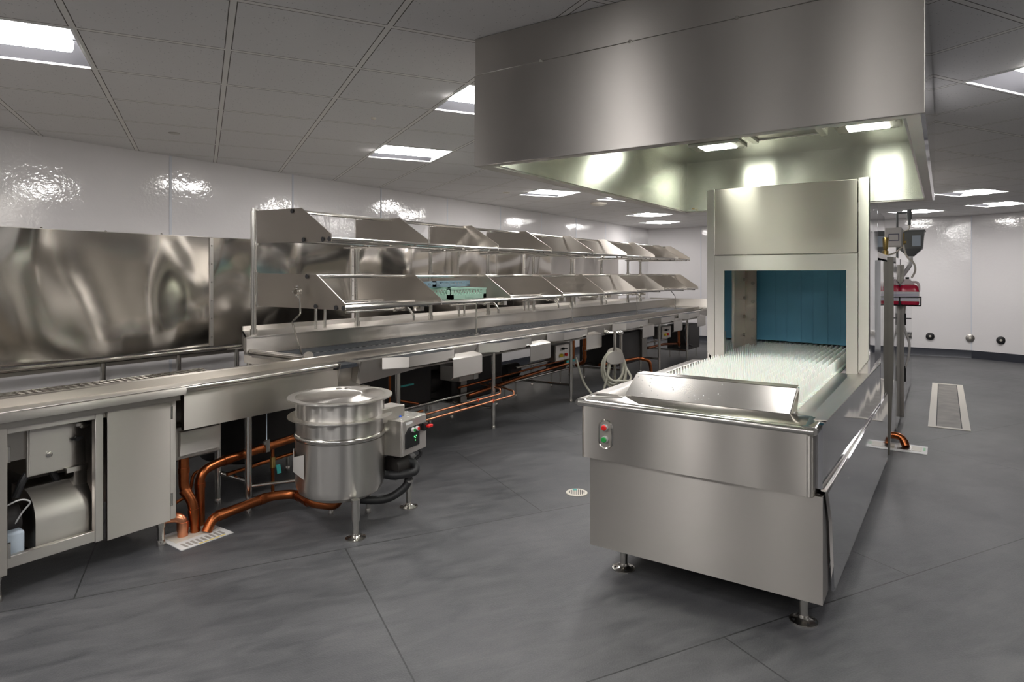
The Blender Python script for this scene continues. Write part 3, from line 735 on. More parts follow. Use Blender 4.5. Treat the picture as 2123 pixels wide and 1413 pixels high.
for z in (.20, .64): MB().cyl((XC+.02, 1.12, z), (XC+.02, 1.12, z+.07), .007, n=10).build('hinge', 'steel_tube', d)
MB().box(XC-.28, XC+.04, 0, 1.90, .80, .828).build('top_shelf', 'steel_dark', cb)
for y in (.2, 1.09, 1.83): leg(XC-.03, y, .14, .023, cb)
for y in (.2, 1.83): leg(XC-.55, y, .14, .023, cb)
# what sits inside
t = thing('belt_drive_unit', 'steel drive unit with black knob hanging in the open cabinet bay', 'drive unit', (-3.85, 1.4, .47))
MB().box(-3.98, -3.70, 1.24, 1.50, .51, .755).build('housing', 'steel', t, bevel=.004)
MB().box(-3.70, -3.692, 1.25, 1.42, .52, .75).build('cover', 'steel', t)
MB().box(-3.694, -3.67, 1.40, 1.50, .495, .52).build('ledge', 'steel', t)
MB().box(-3.80, -3.69, 1.44, 1.50, .40, .51).build('foot', 'steel', t)
MB().box(-3.69, -3.672, 1.425, 1.475, .655, .667).cyl((-3.69, 1.45, .66), (-3.665, 1.45, .66), .012).build('latch', 'black', t)
MB().lathe([(.014, 0), (.014, .008), (.006, .012)], (-3.692, 1.33, .605), 14, 'x').build('screw', 'steel_tube', t)
MB().box(-3.70, -3.66, 1.44, 1.52, .725, .74).box(-3.675, -3.655, 1.46, 1.50, .715, .73).build('catch', 'steel_tube', t)
t = thing('motor_with_cover', 'motor under a curved steel cover on the cabinet floor', 'motor', (-3.75, 1.4, .145))
prof = [(-3.92, .16), (-3.62, .16), (-3.62, .30)]+[(-3.62-.0-.15*(1-math.cos(a*PI/16)), .30+.14*math.sin(a*PI/16)) for a in range(1, 9)]+[(-3.92, .44)]
MB().prism([(x, z) for x, z in prof], 'y', 1.25, 1.50).build('cover', 'steel', t, angle=25)
MB().box(-3.64, -3.60, 1.20, 1.50, .148, .165).lathe([(.012, .165), (.012, .18)], (-3.615, 1.36, 0), 12).build('base_flange', 'steel_tube', t)
MB().lathe([(.08, 0), (.09, .02), (.09, .16)], (-3.78, 1.06, .30), 20, 'y').build('motor_end', 'black_iron', t)
MB().tube(bend([(-3.72, 1.20, .42), (-3.72, 1.24, .52), (-3.78, 1.34, .58), (-3.8, 1.42, .40)], .06), .017, 10).build('hose', 'rubber', t)
t = thing('plastic_canister', 'translucent bluish canister with thin tube on the cabinet floor', 'canister', (-3.72, 1.2, .145))
MB().box(-3.80, -3.64, 1.135, 1.215, .147, .28).build('body', 'label', t, bevel=.012)
MB().tube(bend([(-3.70, 1.18, .28), (-3.68, 1.22, .36), (-3.66, 1.25, .40), (-3.65, 1.2, .43), (-3.66, 1.12, .40)], .04), .004, 8).build('thin_tube', 'white_tube', t)
# valve-box next to the cabinet
t = thing('drawer_box', 'small slanted steel box hung under the apron beside the cabinet', 'drawer box', (-3.7, 2.07, .44))
MB().box(-3.95, -3.62, 1.925, 2.20, .44, .625).build('case', 'steel', t, bevel=.004)
MB().prism([(-3.618, .605), (-3.595, .60), (-3.595, .53), (-3.60, .50), (-3.60, .465), (-3.618, .46)], 'y', 1.94, 2.18).build('front_cover', 'steel', t)

# ------------------------------------------------------------------ copper pipes on the left
def pipe(name, lab, pts, r, rad=.05, mat='copper', rings=(), group='thick copper drain pipes'):
    path = bend(pts, rad)
    t = thing(name, lab, 'pipe', tuple(pts[0]), group)
    MB().tube(path, r, 16).build('pipe', mat, t)
    for (a, b, f, l) in rings:
        p = Vector(pts[a]).lerp(Vector(pts[b]), f); d = (Vector(pts[b])-Vector(pts[a])).normalized()*l/2
        MB().cyl(p-d, p+d, r*1.12, n=16).build('coupling', mat, t)
    return t
pipe('drain_pipe', 'upright copper drain pipe with a kink, rising from the floor sink to the drawer box', [(-3.60, 2.03, .008), (-3.61, 2.02, .18), (-3.645, 1.985, .26), (-3.645, 1.985, .44)], .028, .05, rings=((0, 1, .6, .06), (1, 2, .8, .03), (2, 3, .6, .03)))
pipe('drain_pipe', 'copper drain pipe that bends over and runs back behind the kettle', [(-3.675, 2.10, .008), (-3.675, 2.10, .32), (-3.69, 2.22, .345), (-3.72, 3.3, .40)], .028, .07, rings=((0, 1, .75, .03), (2, 3, .06, .05), (2, 3, .3, .03)))
pipe('drain_pipe', 'copper drain pipe curving from the floor sink along the floor to the kettle bottom', [(-3.535, 2.06, .008), (-3.545, 2.10, .075), (-3.50, 2.46, .11), (-3.42, 2.58, .105), (-3.20, 2.54, .10), (-3.04, 2.60, .10), (-3.03, 2.61, .20)], .029, .06, rings=((1, 2, .15, .05), (1, 2, .85, .04), (3, 4, .2, .03), (3, 4, .7, .05)))
pipe('drain_pipe', 'short bright copper elbow dropping into the floor sink beside the cabinet leg', [(-3.66, 1.86, .12), (-3.60, 1.955, .12), (-3.60, 1.955, .008)], .028, .05, 'copper_new', rings=((1, 2, .5, .05),))
pipe('supply_pipe', 'thin copper pipe with green lever valve standing behind the kettle', [(-3.72, 2.63, .05), (-3.72, 2.63, .36), (-3.72, 3.2, .40)], .011, .03, rings=((0, 1, .5, .03),), group='thin copper water pipes')
m = thing('ball_valve', 'small brass valve with green lever on the thin copper pipe near the kettle', 'valve', (-3.70, 2.63, .25))
MB().cyl((-3.72, 2.63, .21), (-3.72, 2.63, .28), .018).build('body', 'brass', m)
MB().slab([(-3.695, 2.64, .225), (-3.695, 2.67, .225), (-3.695, 2.68, .165), (-3.695, 2.65, .165)], .006).build('lever', 'teal', m)
pipe('supply_pipe', 'thin copper pipe crossing low behind the cabinet side', [(-3.80, 1.9, .10), (-3.75, 2.08, .18), (-3.75, 2.1, .30), (-3.78, 2.5, .36)], .009, .03, group='thin copper water pipes')
pipe('supply_pipe', 'thin copper pipe running under the table behind the kettle body', [(-3.80, 2.35, .22), (-3.80, 4.2, .30)], .012, .03, group='thin copper water pipes')
pipe('supply_pipe', 'lower of two thin copper pipes running from the kettle box to the second table leg', [(-3.45, 3.3, .325), (-3.47, 5.15, .325), (-3.47, 5.15, .365), (-3.8, 5.2, .40)], .009, .02, 'copper_new', group='thin copper water pipes')
pipe('supply_pipe', 'upper of two thin copper pipes running from the kettle box to the second table leg', [(-3.52, 3.3, .35), (-3.54, 5.02, .35), (-3.54, 5.02, .40), (-3.8, 5.05, .42)], .009, .02, 'copper_new', group='thin copper water pipes')
for y, x, z in ((4.66, -3.537, .35), (4.8, -3.467, .325)):
    tag(MB().box(x-.012, x+.012, y-.008, y+.008, z-.014, z+.014).build('pipe_clip', 'orange', bevel=.003), 'orange clip on the %s copper pipe beside the table leg' % ('upper' if x < -3.5 else 'lower'), 'clip', 'orange pipe clips')
# copper under the far part
pipe('drain_pipe', 'copper drain pipe lying under the table and turning down behind the hose', [(-3.9, 7.9, .26), (-3.75, 8.9, .26), (-3.62, 9.0, .22), (-3.60, 9.02, .01)], .024, .06, rings=((1, 2, .3, .04),))
pipe('drain_pipe', 'nearer of two upright copper pipes beside the hose reel pole', [(-3.95, 7.55, .70), (-3.95, 7.55, .34), (-4.1, 7.6, .28)], .026, .06, rings=((0, 1, .5, .05), (0, 1, .8, .04)))
pipe('drain_pipe', 'farther of two upright copper pipes beside the hose reel pole', [(-3.98, 7.28, .70), (-3.98, 7.28, .40), (-4.15, 7.3, .3)], .026, .06, rings=((0, 1, .5, .05),))
pipe('drain_pipe', 'long dark copper pipe under the table between the second and third legs', [(-4.0, 5.1, .27), (-4.0, 6.2, .33), (-4.0, 7.2, .36)], .02, .06, rings=((0, 1, .4, .04), (1, 2, .5, .05)))
pipe('supply_pipe', 'thin copper pipe running under the table to the buttoned box', [(-4.05, 5.0, .36), (-4.05, 7.2, .40)], .012, .04, group='thin copper water pipes')
pipe('drain_pipe', 'copper pipe under the far end of the dish table', [(-3.9, 9.6, .33), (-3.9, 10.3, .33), (-3.9, 11.1, .27)], .022, .04)
pipe('drain_pipe', 'upright dark copper pipe beside the far table leg', [(-3.72, 10.55, .66), (-3.72, 10.55, .3), (-3.8, 10.8, .25)], .022, .05)
pipe('supply_pipe', 'thin upright copper pipe with green lever behind the kettle lid', [(-3.95, 4.05, .70), (-3.95, 4.05, .40), (-3.95, 4.3, .33)], .012, .03, group='thin copper water pipes')
pipe('supply_pipe', 'thin dark copper upright beside the green levered one', [(-3.95, 3.95, .70), (-3.95, 3.95, .3)], .011, .03, group='thin copper water pipes')
m = thing('ball_valve', 'small valve with green lever under the table behind the kettle lid', 'valve', (-3.93, 4.05, .5))
MB().cyl((-3.95, 4.05, .49), (-3.95, 4.05, .55), .018).build('body', 'brass', m)
MB().box(-3.93, -3.92, 4.06, 4.22, .515, .53).build('lever', 'teal', m)
m = thing('ball_valve', 'small green levered valve behind the first hanging flap', 'valve', (-3.85, 5.0, .6))
MB().cyl((-3.86, 4.98, .60), (-3.86, 5.04, .60), .018).build('body', 'brass', m)
MB().box(-3.84, -3.83, 4.98, 5.12, .605, .62).build('lever', 'teal', m)
m = thing('ball_valve', 'green levered valve low under the table near the hose', 'valve', (-3.9, 7.0, .4))
MB().cyl((-3.9, 6.95, .42), (-3.9, 7.05, .42), .024).build('body', 'brass', m)
MB().box(-3.87, -3.86, 6.9, 7.12, .405, .435).build('lever', 'teal', m)
# dangling pull switch
m = thing('hanging_probe', 'thin blue wire with a metal probe hanging under the apron left of the kettle', 'probe', (-3.62, 2.5, .4))
MB().tube([(-3.60, 2.5, .63), (-3.60, 2.5, .44)], .0035, 8).build('wire', 'label', m)
MB().box(-3.607, -3.593, 2.49, 2.52, .36, .44).box(-3.62, -3.60, 2.485, 2.50, .41, .43).build('probe', 'steel_tube', m)

# ------------------------------------------------------------------ kettle
KX, KY = -3.027, 2.613
kt = thing('steam_kettle', 'round stainless kettle with flat rimmed lid beneath the chute', 'kettle', (KX, KY, 0))
c = (KX, KY, 0)
MB().lathe([(.10, .17), (.20, .185), (.245, .215), (.262, .26), (.262, .525), (.264, .53)], c, 72).build('lower_body', 'steel_kettle', kt, angle=25)
MB().lathe([(.262, .530), (.269, .537), (.271, .548), (.268, .558), (.260, .563)], c, 72).build('groove_ring', 'steel_tube', kt, angle=60)
MB().lathe([(.260, .563), (.262, .645), (.262, .652)], c, 72).build('upper_body', 'steel_kettle', kt)
MB().lathe([(.262, .650), (.308, .655), (.308, .661), (.262, .662)], c, 72).build('flange', 'steel', kt)
MB().lathe([(.260, .661), (.260, .762)], c, 72).build('collar', 'steel_kettle', kt)
MB().lathe([(.262, .760), (.308, .764), (.308, .772), (.265, .772)], c, 72).build('lid_rim', 'steel', kt)
lid = MB().lathe([(.25, .768), (.262, .7735), (.258, .776), (.12, .779), (.02, .780)], c, 72).build('lid', 'steel', kt)
for a in (2.45, 2.05):
    px, py = KX+.13*math.cos(a)*1.0-.03, KY+.15*math.sin(a)
    MB().lathe([(.018, .776), (.018, .784), (.012, .786)], (px, py, 0), 18).build('lid_plug', 'steel_dark', lid)
for (x, y) in ((-2.771, 2.50), (-3.17, 2.66), (-3.00, 2.81)):
    leg(x, y, .22, .024 if x > -2.9 else .018, kt, x > -2.9)
def kv(u, w_, z): return (KX+.828*u+.561*w_, KY+.561*u-.828*w_, z)
MB().slab([kv(-.262, .06, .375), kv(-.215, .205, .368), kv(-.215, .205, .452), kv(-.262, .06, .462)], .004).slab([kv(-.215, .205, .368), kv(-.150, .218, .325), kv(-.150, .218, .468), kv(-.215, .205, .452)], .004).build('hose_bracket', 'steel', kt)
MB().box(-2.92, -2.80, 2.72, 2.93, .60, .685).build('hinge_box', 'steel', kt, bevel=.003)
MB().slab([(-2.83, 2.66, .655), (-2.77, 2.72, .655), (-2.80, 2.78, .655), (-2.88, 2.74, .655)], .004).slab([(-2.80, 2.70, .66), (-2.80, 2.75, .66), (-2.82, 2.74, .72)], .003).build('rim_tab', 'steel', kt)
# control box (turned a little)
RZ = math.radians(8.8)
bx = thing('kettle_control_box', 'steel control box with green and red buttons beside the kettle', 'control box', (-2.72, 2.92, .40), None, RZ)
MB().box(-.17, 0, -.125, .14, .0, .215).build('case', 'steel', bx, bevel=.003)
MB().box(0, .008, -.122, .137, .003, .212).build('front_panel', 'steel', bx, bevel=.002)
pnl = MB().prism([(-.095, .04), (.055, .04), (.055, .13), (.075, .15), (.075, .165), (-.06, .165), (-.095, .13)], 'x', .008, .011).build('display_panel', 'black', bx)
m = MB()
for (a, b) in ((-.002, .10), (.018, .10), (.008, .09), (.008, .075)): m.cyl((.0112, a, b), (.0125, a, b), .0035, n=10)
m.build('indicator_lights', 'ledg', pnl)
for (yy, col) in ((-.022, 'green'), (.022, 'red')):
    bt = MB().cyl((.010, yy, .145), (.026, yy, .145), .0145, n=18).build(col+'_button_ring', 'white', bx)
    MB().cyl((.026, yy, .145), (.030, yy, .145), .010, n=16).build(col+'_button', col, bt, label=col+' push button')
sw = MB().box(.008, .03, .085, .125, .115, .165).build('switch_block', 'black', bx, bevel=.003)
MB().box(.03, .055, .10, .145, .135, .150).build('red_handle', 'red', sw, bevel=.003, label='red rotary handle')
MB().box(.0085, .0095, -.09, -.02, .185, .20).build('white_label', 'labelw', bx)
MB().lathe([(.008, 0), (.006, .006), (.002, .009)], (-.08, -.02, .216), 12).build('blue_cap', 'blue', bx)
m = MB(); random.seed(3)
for k in range(22): x, y = random.uniform(-.16, -.01), random.uniform(-.11, .13); m.lathe([(random.uniform(.0015, .005), .2155), (.001, .2175)], (x, y, 0), 8)
o = m.build('water_drops', 'water', bx); o['kind'] = 'stuff'
MB().box(-.22, -.15, -.02, .03, .11, .14).build('mounting_arm', 'steel', bx)
# pump with hoses
pu = thing('drain_pump', 'black pump with thick bent rubber hoses below the kettle control box', 'pump', (-2.85, 2.95, 0))
MB().lathe([(.03, -.01), (.075, .0), (.085, .03), (.085, .12), (.055, .15), (.05, .2)], (-2.86, 2.86, .295), 24, 'y').build('motor', 'black_iron', pu)
MB().tube(bend([(-2.93, 2.79, .27), (-2.80, 2.86, .255), (-2.74, 2.97, .265), (-2.77, 2.99, .31), (-2.82, 2.95, .33)], .06), .026, 16).build('upper_hose', 'rubber', pu)
MB().tube(bend([(-2.80, 2.97, .26), (-2.80, 2.96, .17), (-2.86, 2.86, .10), (-2.93, 2.74, .11), (-3.03, 2.64, .15)], .06), .025, 16).build('lower_hose', 'rubber', pu)
MB().lathe([(.029, 0), (.029, .014)], (-2.905, 2.795, .268), 18, 'x').lathe([(.029, .19), (.029, .205)], (-2.80, 2.967, 0), 18).build('hose_clamps', 'steel_tube', pu)
leg(-2.86, 3.03, .27, .022, pu, True)
MB().tube(bend([(-2.79, 3.02, .40), (-2.76, 3.05, .36), (-2.80, 3.0, .31)], .03), .010, 10).tube(bend([(-2.86, 2.86, .40), (-2.85, 2.90, .37)], .02), .010, 10).build('cable', 'rubber', pu)

# ------------------------------------------------------------------ floor sinks and drains
fs = thing('floor_sink', 'white slotted floor sink grate where the copper drain pipes end', 'floor drain', (-3.55, 2.0, 0))
MB().prism([(-3.70, 1.86), (-3.42, 1.85), (-3.41, 2.15), (-3.70, 2.15)], 'z', .001, .006).build('frame', 'white', fs)
m = MB()
for k in range(9): m.box(-3.495, -3.435, 1.885+k*.027, 1.899+k*.027, .0062, .0075)
m.build('slots', 'grate_wood', fs)
MB().prism([(-3.66, 1.88), (-3.53, 1.88), (-3.53, 2.12), (-3.66, 2.12)], 'z', .006, .008).build('pipe_well', 'cream', fs)
MB().box(-3.425, -3.419, 1.95, 2.11, .0062, .0075).build('yellow_mark', 'yellow', fs)
ds = thing('floor_sink', 'narrow white floor sink beside the dishwasher with a copper elbow over it', 'floor drain', (-.25, 6.45, 0))
MB().box(-.60, -.11, 6.32, 6.60, .001, .006).build('frame', 'white', ds)
MB().box(-.33, -.225, 6.37, 6.54, .0062, .008).build('well', 'steel_dark', ds)
MB().box(-.56, -.35, 6.37, 6.55, .006, .009).build('lid', 'cream', ds)
MB().box(-.222, -.15, 6.38, 6.55, .006, .009).build('lid', 'cream', ds)
MB().box(-.140, -.125, 6.43, 6.53, .006, .008).build('green_mark', 'green', ds)
pipe('drain_pipe', 'copper elbow coming out from under the dishwasher over the narrow floor sink', [(-.48, 6.55, .085), (-.30, 6.52, .085), (-.265, 6.47, .012)], .03, .06, rings=((1, 2, .6, .03),))
td = thing('trench_drain', 'long floor drain with brown slatted grate and pale frame beside the dishwasher', 'floor drain', (.05, 9.0, 0))
m = MB().box(-.125, -.06, 7.50, 10.56, .001, .006).box(.155, .22, 7.50, 10.56, .001, .006).box(-.06, .155, 7.50, 7.56, .001, .006).box(-.06, .155, 10.50, 10.56, .001, .006)
m.build('frame', 'cream', td)
MB().box(-.06, .155, 7.56, 10.5, .0005, .002).build('pit', 'grate_dark', td)
m = MB(); y = 7.565
while y < 10.49: m.box(-.052, .147, y, y+.013, .002, .0055); y += .021
m.build('grate', 'grate_wood', td)
rd = thing('round_floor_drain', 'round cream slotted floor drain left of the dishwasher with green tape', 'floor drain', (-2.085, 3.87, 0))
MB().lathe([(.075, .001), (.073, .006)], (-2.085, 3.87, 0), 40).build('cover', 'cream', rd)
m = MB()
for k in range(9):
    a = (k-4)*.0125; l = math.sqrt(max(.055**2-a*a, 0))
    ca, sa = math.cos(.5), math.sin(.5)
    p = [(a-.003, -l), (a+.003, -l), (a+.003, l), (a-.003, l)]
    m.prism([(-2.085+u*ca-v*sa, 3.87+u*sa+v*ca) for u, v in p], 'z', .0062, .0072)
m.build('slots', 'grate_dark', rd)
MB().prism([(-2.125, 3.885), (-2.10, 3.90), (-2.115, 3.925), (-2.14, 3.91)], 'z', .0074, .0085).build('green_tape', 'teal', rd)
md = thing('floor_sink', 'small round floor drain on the open floor near the far table legs', 'floor drain', (-3.0, 9.4, 0))
MB().box(-3.36, -3.02, 9.3, 9.75, .001, .005).lathe([(.11, .001), (.11, .006)], (-3.05, 9.2, 0), 28).build('cover', 'cream', md)

# ------------------------------------------------------------------ hose reel
hx, hy = -3.27, 7.03
hr = thing('hose_reel_stand', 'steel pole with chrome taps and a half round hose hanger', 'hose hanger', (hx, hy, 0))
MB().cyl((hx, hy, .02), (hx, hy, .74), .018, n=14).cyl((hx, hy, .45), (hx, hy, .60), .024, n=14).lathe([(.055, 0), (.055, .012), (.02, .02)], (hx, hy, 0), 20).build('pole', 'steel_tube', hr)
MB().tube([(hx-.11, hy-.02, .80), (hx+.06, hy+.06, .80)], .014, 12).cyl((hx, hy, .74), (hx, hy, .82), .02, n=14).lathe([(.028, -.02), (.03, 0), (.02, .03)], (hx-.10, hy-.02, .80), 14, 'x').lathe([(.028, -.02), (.03, 0), (.02, .03)], (hx+.05, hy+.05, .80), 14, 'x').cyl((hx-.13, hy-.03, .77), (hx-.13, hy-.03, .85), .01).build('mixer_taps', 'steel_tube', hr)
def hpt(u, v, w_=0):   # u across (to the picture's right), v up, w towards the camera
    rt = Vector((.828, .561, 0)); fw = Vector((.50, -.86, 0)).normalized()
    return Vector((hx, hy, 0))+rt*u+fw*w_+Vector((0, 0, v))
def half(w0, w1, r, z0):
    pr = [(r*math.cos(a*PI/14), z0+r*math.sin(a*PI/14)) for a in range(15)]+[(-r, z0-.02), (-r*.5, z0-.05), (r*.5, z0-.04), (r, z0-.02)]
    m = MB(); n_ = len(pr)
    m._add([tuple(hpt(u, v, w0)) for u, v in pr]+[tuple(hpt(u, v, w1)) for u, v in pr], [tuple(range(n_))[::-1], tuple(range(n_, 2*n_))]+[(i, (i+1) % n_, n_+(i+1) % n_, n_+i) for i in range(n_)])
    return m
half(.115, .125, .105, .49).build('hanger_plate', 'steel', hr)
half(-.03, -.02, .105, .52).build('hanger_plate', 'steel', hr)
half(-.02, .115, .06, .48).build('hanger_drum', 'steel_dark', hr)
def ring(w_, ru, rv, cz, cu=0):
    return [hpt(cu+ru*math.cos(2*PI*k/32), cz+rv*math.sin(2*PI*k/32), w_) for k in range(33)]
hs = thing('coiled_hose', 'cream rubber hose looped over the hanger by the dish table', 'hose', tuple(hpt(0, .1)))
m = MB()
for (w_, ru, rv, cz, cu) in ((.015, .13, .20, .37, -.03), (.045, .12, .19, .38, -.02), (.07, .135, .21, .36, -.01), (.09, .115, .17, .40, -.02), (.03, .11, .24, .33, .02)):
    m.tube(ring(w_, ru, rv, cz, cu), .014, 10, False)
m.tube(bend([hpt(-.07, .44, .10), hpt(-.10, .30, .11), hpt(-.04, .24, .12), hpt(.17, .24, .10), hpt(.19, .28, .08), hpt(.11, .42, .05)], .05), .014, 10)
m.tube(bend([hpt(-.05, .52, .09), hpt(-.09, .30, .10), hpt(-.16, .08, .10), hpt(-.26, .05, .08), hpt(-.38, .20, .02), hpt(-.47, .50, -.05)], .12), .014, 10)
m.build('hose_loops', 'hose', hs)

# ------------------------------------------------------------------ conveyor dishwasher
dw = thing('conveyor_dishwasher', 'big stainless conveyor dishwasher with white peg belt and blue curtain', 'dishwasher', (-.95, 5.0, 0))
# front
MB().prism([(-1.475, 2.88), (-.410, 2.88), (-.410, 3.065), (-.425, 3.065), (-.425, 2.90), (-1.46, 2.90), (-1.46, 3.06), (-1.475, 3.06)], 'z', .14, .585).build('lower_front_panel', 'steel_panel', dw)
prof = [(-1.515, 3.02), (-1.515, 2.875)]
prof += [(-1.495-.02*math.cos(a*PI/12), 2.875-.02*math.sin(a*PI/12)) for a in range(1, 7)]
prof += [(-.47+.03*math.sin(a*PI/12), 2.885-.03*math.cos(a*PI/12)) for a in range(0, 7)]
prof += [(-.44, 3.02)]
up = MB().prism(prof, 'z', .583, .850).build('upper_front_panel', 'steel_panel', dw, angle=50)
# recessed control
def capsule(r):
    return [(-1.378+r*math.cos(a*PI/10), .748+r*math.sin(a*PI/10)) for a in range(11)]+[(-1.378+r*math.cos(PI+a*PI/10), .690-.012+r*math.sin(PI+a*PI/10)) for a in range(11)]
rcs = MB().prism(capsule(.031), 'y', 2.8515, 2.858).build('control_recess', 'steel_plate', dw)
m = MB(); o1, o2, o3 = capsule(.040), capsule(.035), capsule(.029); n_ = len(o1)
m._add([(x, 2.8545, z) for x, z in o1]+[(x, 2.848, z) for x, z in o2]+[(x, 2.852, z) for x, z in o3], [(i, (i+1) % n_, n_+(i+1) % n_, n_+i) for i in range(n_)]+[(n_+i, n_+(i+1) % n_, 2*n_+(i+1) % n_, 2*n_+i) for i in range(n_)])
m.build('recess_rim', 'steel_tube', rcs)
for z, col in ((.748, 'red'), (.690, 'green')):
    b_ = MB().lathe([(.017, -.004), (.017, -.016), (.014, -.018)][::-1], (-1.378, 2.856, z), 20, 'y').build(col+'_button_ring', 'lens', rcs)
    MB().lathe([(.010, -.028), (.0135, -.024), (.0135, -.014)], (-1.378, 2.856, z), 20, 'y').build(col+'_button', col, b_, label=col+' push button')
# rolled rim with deck
MB().prism([(2.862, .835), (2.850, .842), (2.848, .856), (2.856, .868), (2.872, .874), (3.085, .872), (3.085, .862), (2.88, .862), (2.88, .84)], 'x', -1.53, -.44).build('front_rim', 'steel_tube', dw, angle=60)
MB().prism([(-.445, .835), (-.428, .842), (-.426, .862), (-.434, .872), (-.47, .8745), (-.49, .872), (-.46, .86)], 'y', 2.856, 3.06).build('corner_cap', 'steel_tube', dw, angle=60)
MB().prism([(-1.52, .835), (-1.545, .842), (-1.547, .862), (-1.535, .872), (-1.50, .8745), (-1.49, .872), (-1.51, .86)], 'y', 2.856, 3.02).build('corner_cap', 'steel_tube', dw, angle=60)
# side decks
MB().box(-.565, -.487, 3.06, 4.56, .862, .870).slab([(-.487, 3.0, .866), (-.410, 3.0, .876), (-.364, 5.15, .876), (-.487, 5.15, .866)], .005).build('deck', 'steel', dw)
MB().box(-1.36, -1.335, 3.06, 4.56, .80, .875).prism([(-1.52, .862), (-1.518, .880), (-1.505, .886), (-1.385, .886), (-1.36, .872), (-1.36, .864), (-1.39, .876), (-1.50, .876), (-1.51, .862)], 'y', 3.00, 4.56).build('deck', 'steel', dw)
MB().prism([(-1.50, 2.93), (-1.37, 3.06), (-1.37, 3.03), (-1.35, 3.0), (-1.50, 2.90)], 'z', .873, .877).build('deck_end', 'steel', dw)
# splash guard
MB().slab([(-1.372, 3.075, .872), (-.572, 3.075, .872), (-.548, 3.10, .985), (-1.318, 3.10, .985)], .005).slab([(-1.318, 3.10, .985), (-.548, 3.10, .985), (-.548, 3.15, .990), (-1.30, 3.15, .990)], .004).slab([(-.572, 3.076, .872), (-.562, 3.17, .872), (-.548, 3.15, .985), (-.549, 3.10, .985)], .004).build('splash_guard', 'steel_polish', dw)
m = MB(); random.seed(11)
for k in range(46):
    u, v = random.uniform(.06, .62), random.uniform(.12, .9)
    p = Vector((-1.372, 3.075, .872)).lerp(Vector((-.572, 3.075, .872)), u)+Vector((0, .025, .113))*v
    r_ = random.uniform(.0012, .003); m.lathe([(r_, 0), (r_*.8, -.001), (r_*.3, -.0016)], (p.x, p.y-.006, p.z), 8, 'y')
o = m.build('water_drops', 'water', dw); o['kind'] = 'stuff'
# belt
MB().box(-1.335, -.565, 3.09, 7.4, .846, .862).prism([(3.09, .862), (3.09, .80), (3.13, .78), (3.2, .80), (3.2, .85)], 'x', -1.33, -.57).build('belt', 'peg', dw)
m = MB(); y = 3.12
while y < 6.4: m.box(-.582, -.560, y, y+.022, .855, .874); m.box(-1.345, -1.325, y, y+.022, .855, .874); y += .043
m.build('belt_links', 'peg', dw)
pm = bmesh.new()
def pegmesh(b, x, y, z):
    n_ = 8; rings = []
    for r_, h_ in ((.0095, 0), (.0075, .03), (.0048, .072), (.002, .078)):
        rings.append([b.verts.new((x+r_*math.cos(2*PI*k/n_), y+r_*.8*math.sin(2*PI*k/n_), z+h_)) for k in range(n_)])
    for i in range(3):
        for k in range(n_): b.faces.new([rings[i][k], rings[i][(k+1) % n_], rings[i+1][(k+1) % n_], rings[i+1][k]])
    b.faces.new(rings[3])
pegmesh(pm, 0, 0, 0)
for f in pm.faces: f.smooth = True
pme = bpy.data.meshes.new('peg'); pm.to_mesh(pme); pm.free(); pme.materials.append(M['peg'])
pos = []
for r_ in range(64):
    for q in range(20):
        pos.append((-1.315+q*.0385, 3.165+r_*.0505, .861))
off = OFF[dw.name]
for (x, y, z) in pos[:100]:
    o = bpy.data.objects.new('belt_peg', pme); COL.objects.link(o); o.parent = dw; o.location = Vector((x, y, z))-off
b2 = bmesh.new()
for (x, y, z) in pos[100:]: pegmesh(b2, x-off.x, y-off.y, z-off.z)
for f in b2.faces: f.smooth = True
me = bpy.data.meshes.new('belt_pegs'); b2.to_mesh(me); b2.free(); me.materials.append(M['peg'])
o = bpy.data.objects.new('belt_pegs', me); COL.objects.link(o); o.parent = dw; o['kind'] = 'stuff'
# loading section sides
MB().prism([(-.440, 2.92), (-.416, 2.92), (-.364, 5.14), (-.382, 5.14)], 'z', .605, .872).build('side_apron', 'steel_mirror', dw)
MB().prism([(-.45, 3.0), (-.430, 3.0), (-.384, 5.14), (-.404, 5.14)], 'z', .56, .65).build('side_gap', 'gap_shade', dw)
MB().slab([(-.402, 3.07, .125), (-.3615, 5.60, .105), (-.3615, 5.60, .598), (-.405, 2.905, .598), (-.403, 3.0, .45)], .012).build('lower_side_panel', 'steel_mirror', dw)
MB().prism([(-.424, 2.93), (-.402, 2.93), (-.360, 5.62), (-.382, 5.62)], 'z', .594, .602).build('side_edge_trim', 'steel', dw)
MB().box(-1.48, -1.46, 3.0, 9.9, .14, .86).build('side_panel', 'steel', dw)
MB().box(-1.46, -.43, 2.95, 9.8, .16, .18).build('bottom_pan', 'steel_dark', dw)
# tower
TY = 4.55
MB().box(-1.345, -1.278, TY, TY+.02, .868, 1.53).build('tower_post', 'steel', dw, bevel=.002)
MB().box(-.512, -.446, TY, TY+.02, .868, 1.53).build('tower_post', 'steel', dw, bevel=.002)
MB().box(-1.345, -.446, TY, TY+.02, 1.528, 1.634).build('tower_lintel', 'steel', dw, bevel=.002)
MB().box(-1.343, -.448, TY-.004, TY+.02, 1.638, 2.105).build('tower_hood_panel', 'steel_plate', dw, bevel=.003)
MB().prism([(-1.400, 2.10), (-1.400, .955), (-1.347, .885), (-1.347, 2.105)], 'y', TY+.002, TY+.018).build('tower_wing', 'steel', dw, bevel=.002)
MB().prism([(-.443, 2.112), (-.443, .885), (-.385, .965), (-.385, 2.112)], 'y', TY-.004, TY+.014).build('tower_wing', 'steel', dw, bevel=.002)
MB().box(-.392, -.380, TY+.014, 5.13, .872, 2.108).build('tower_side', 'steel_mirror', dw)
MB().box(-1.400, -1.388, TY+.014, 5.13, .872, 2.10).build('tower_side', 'steel', dw)
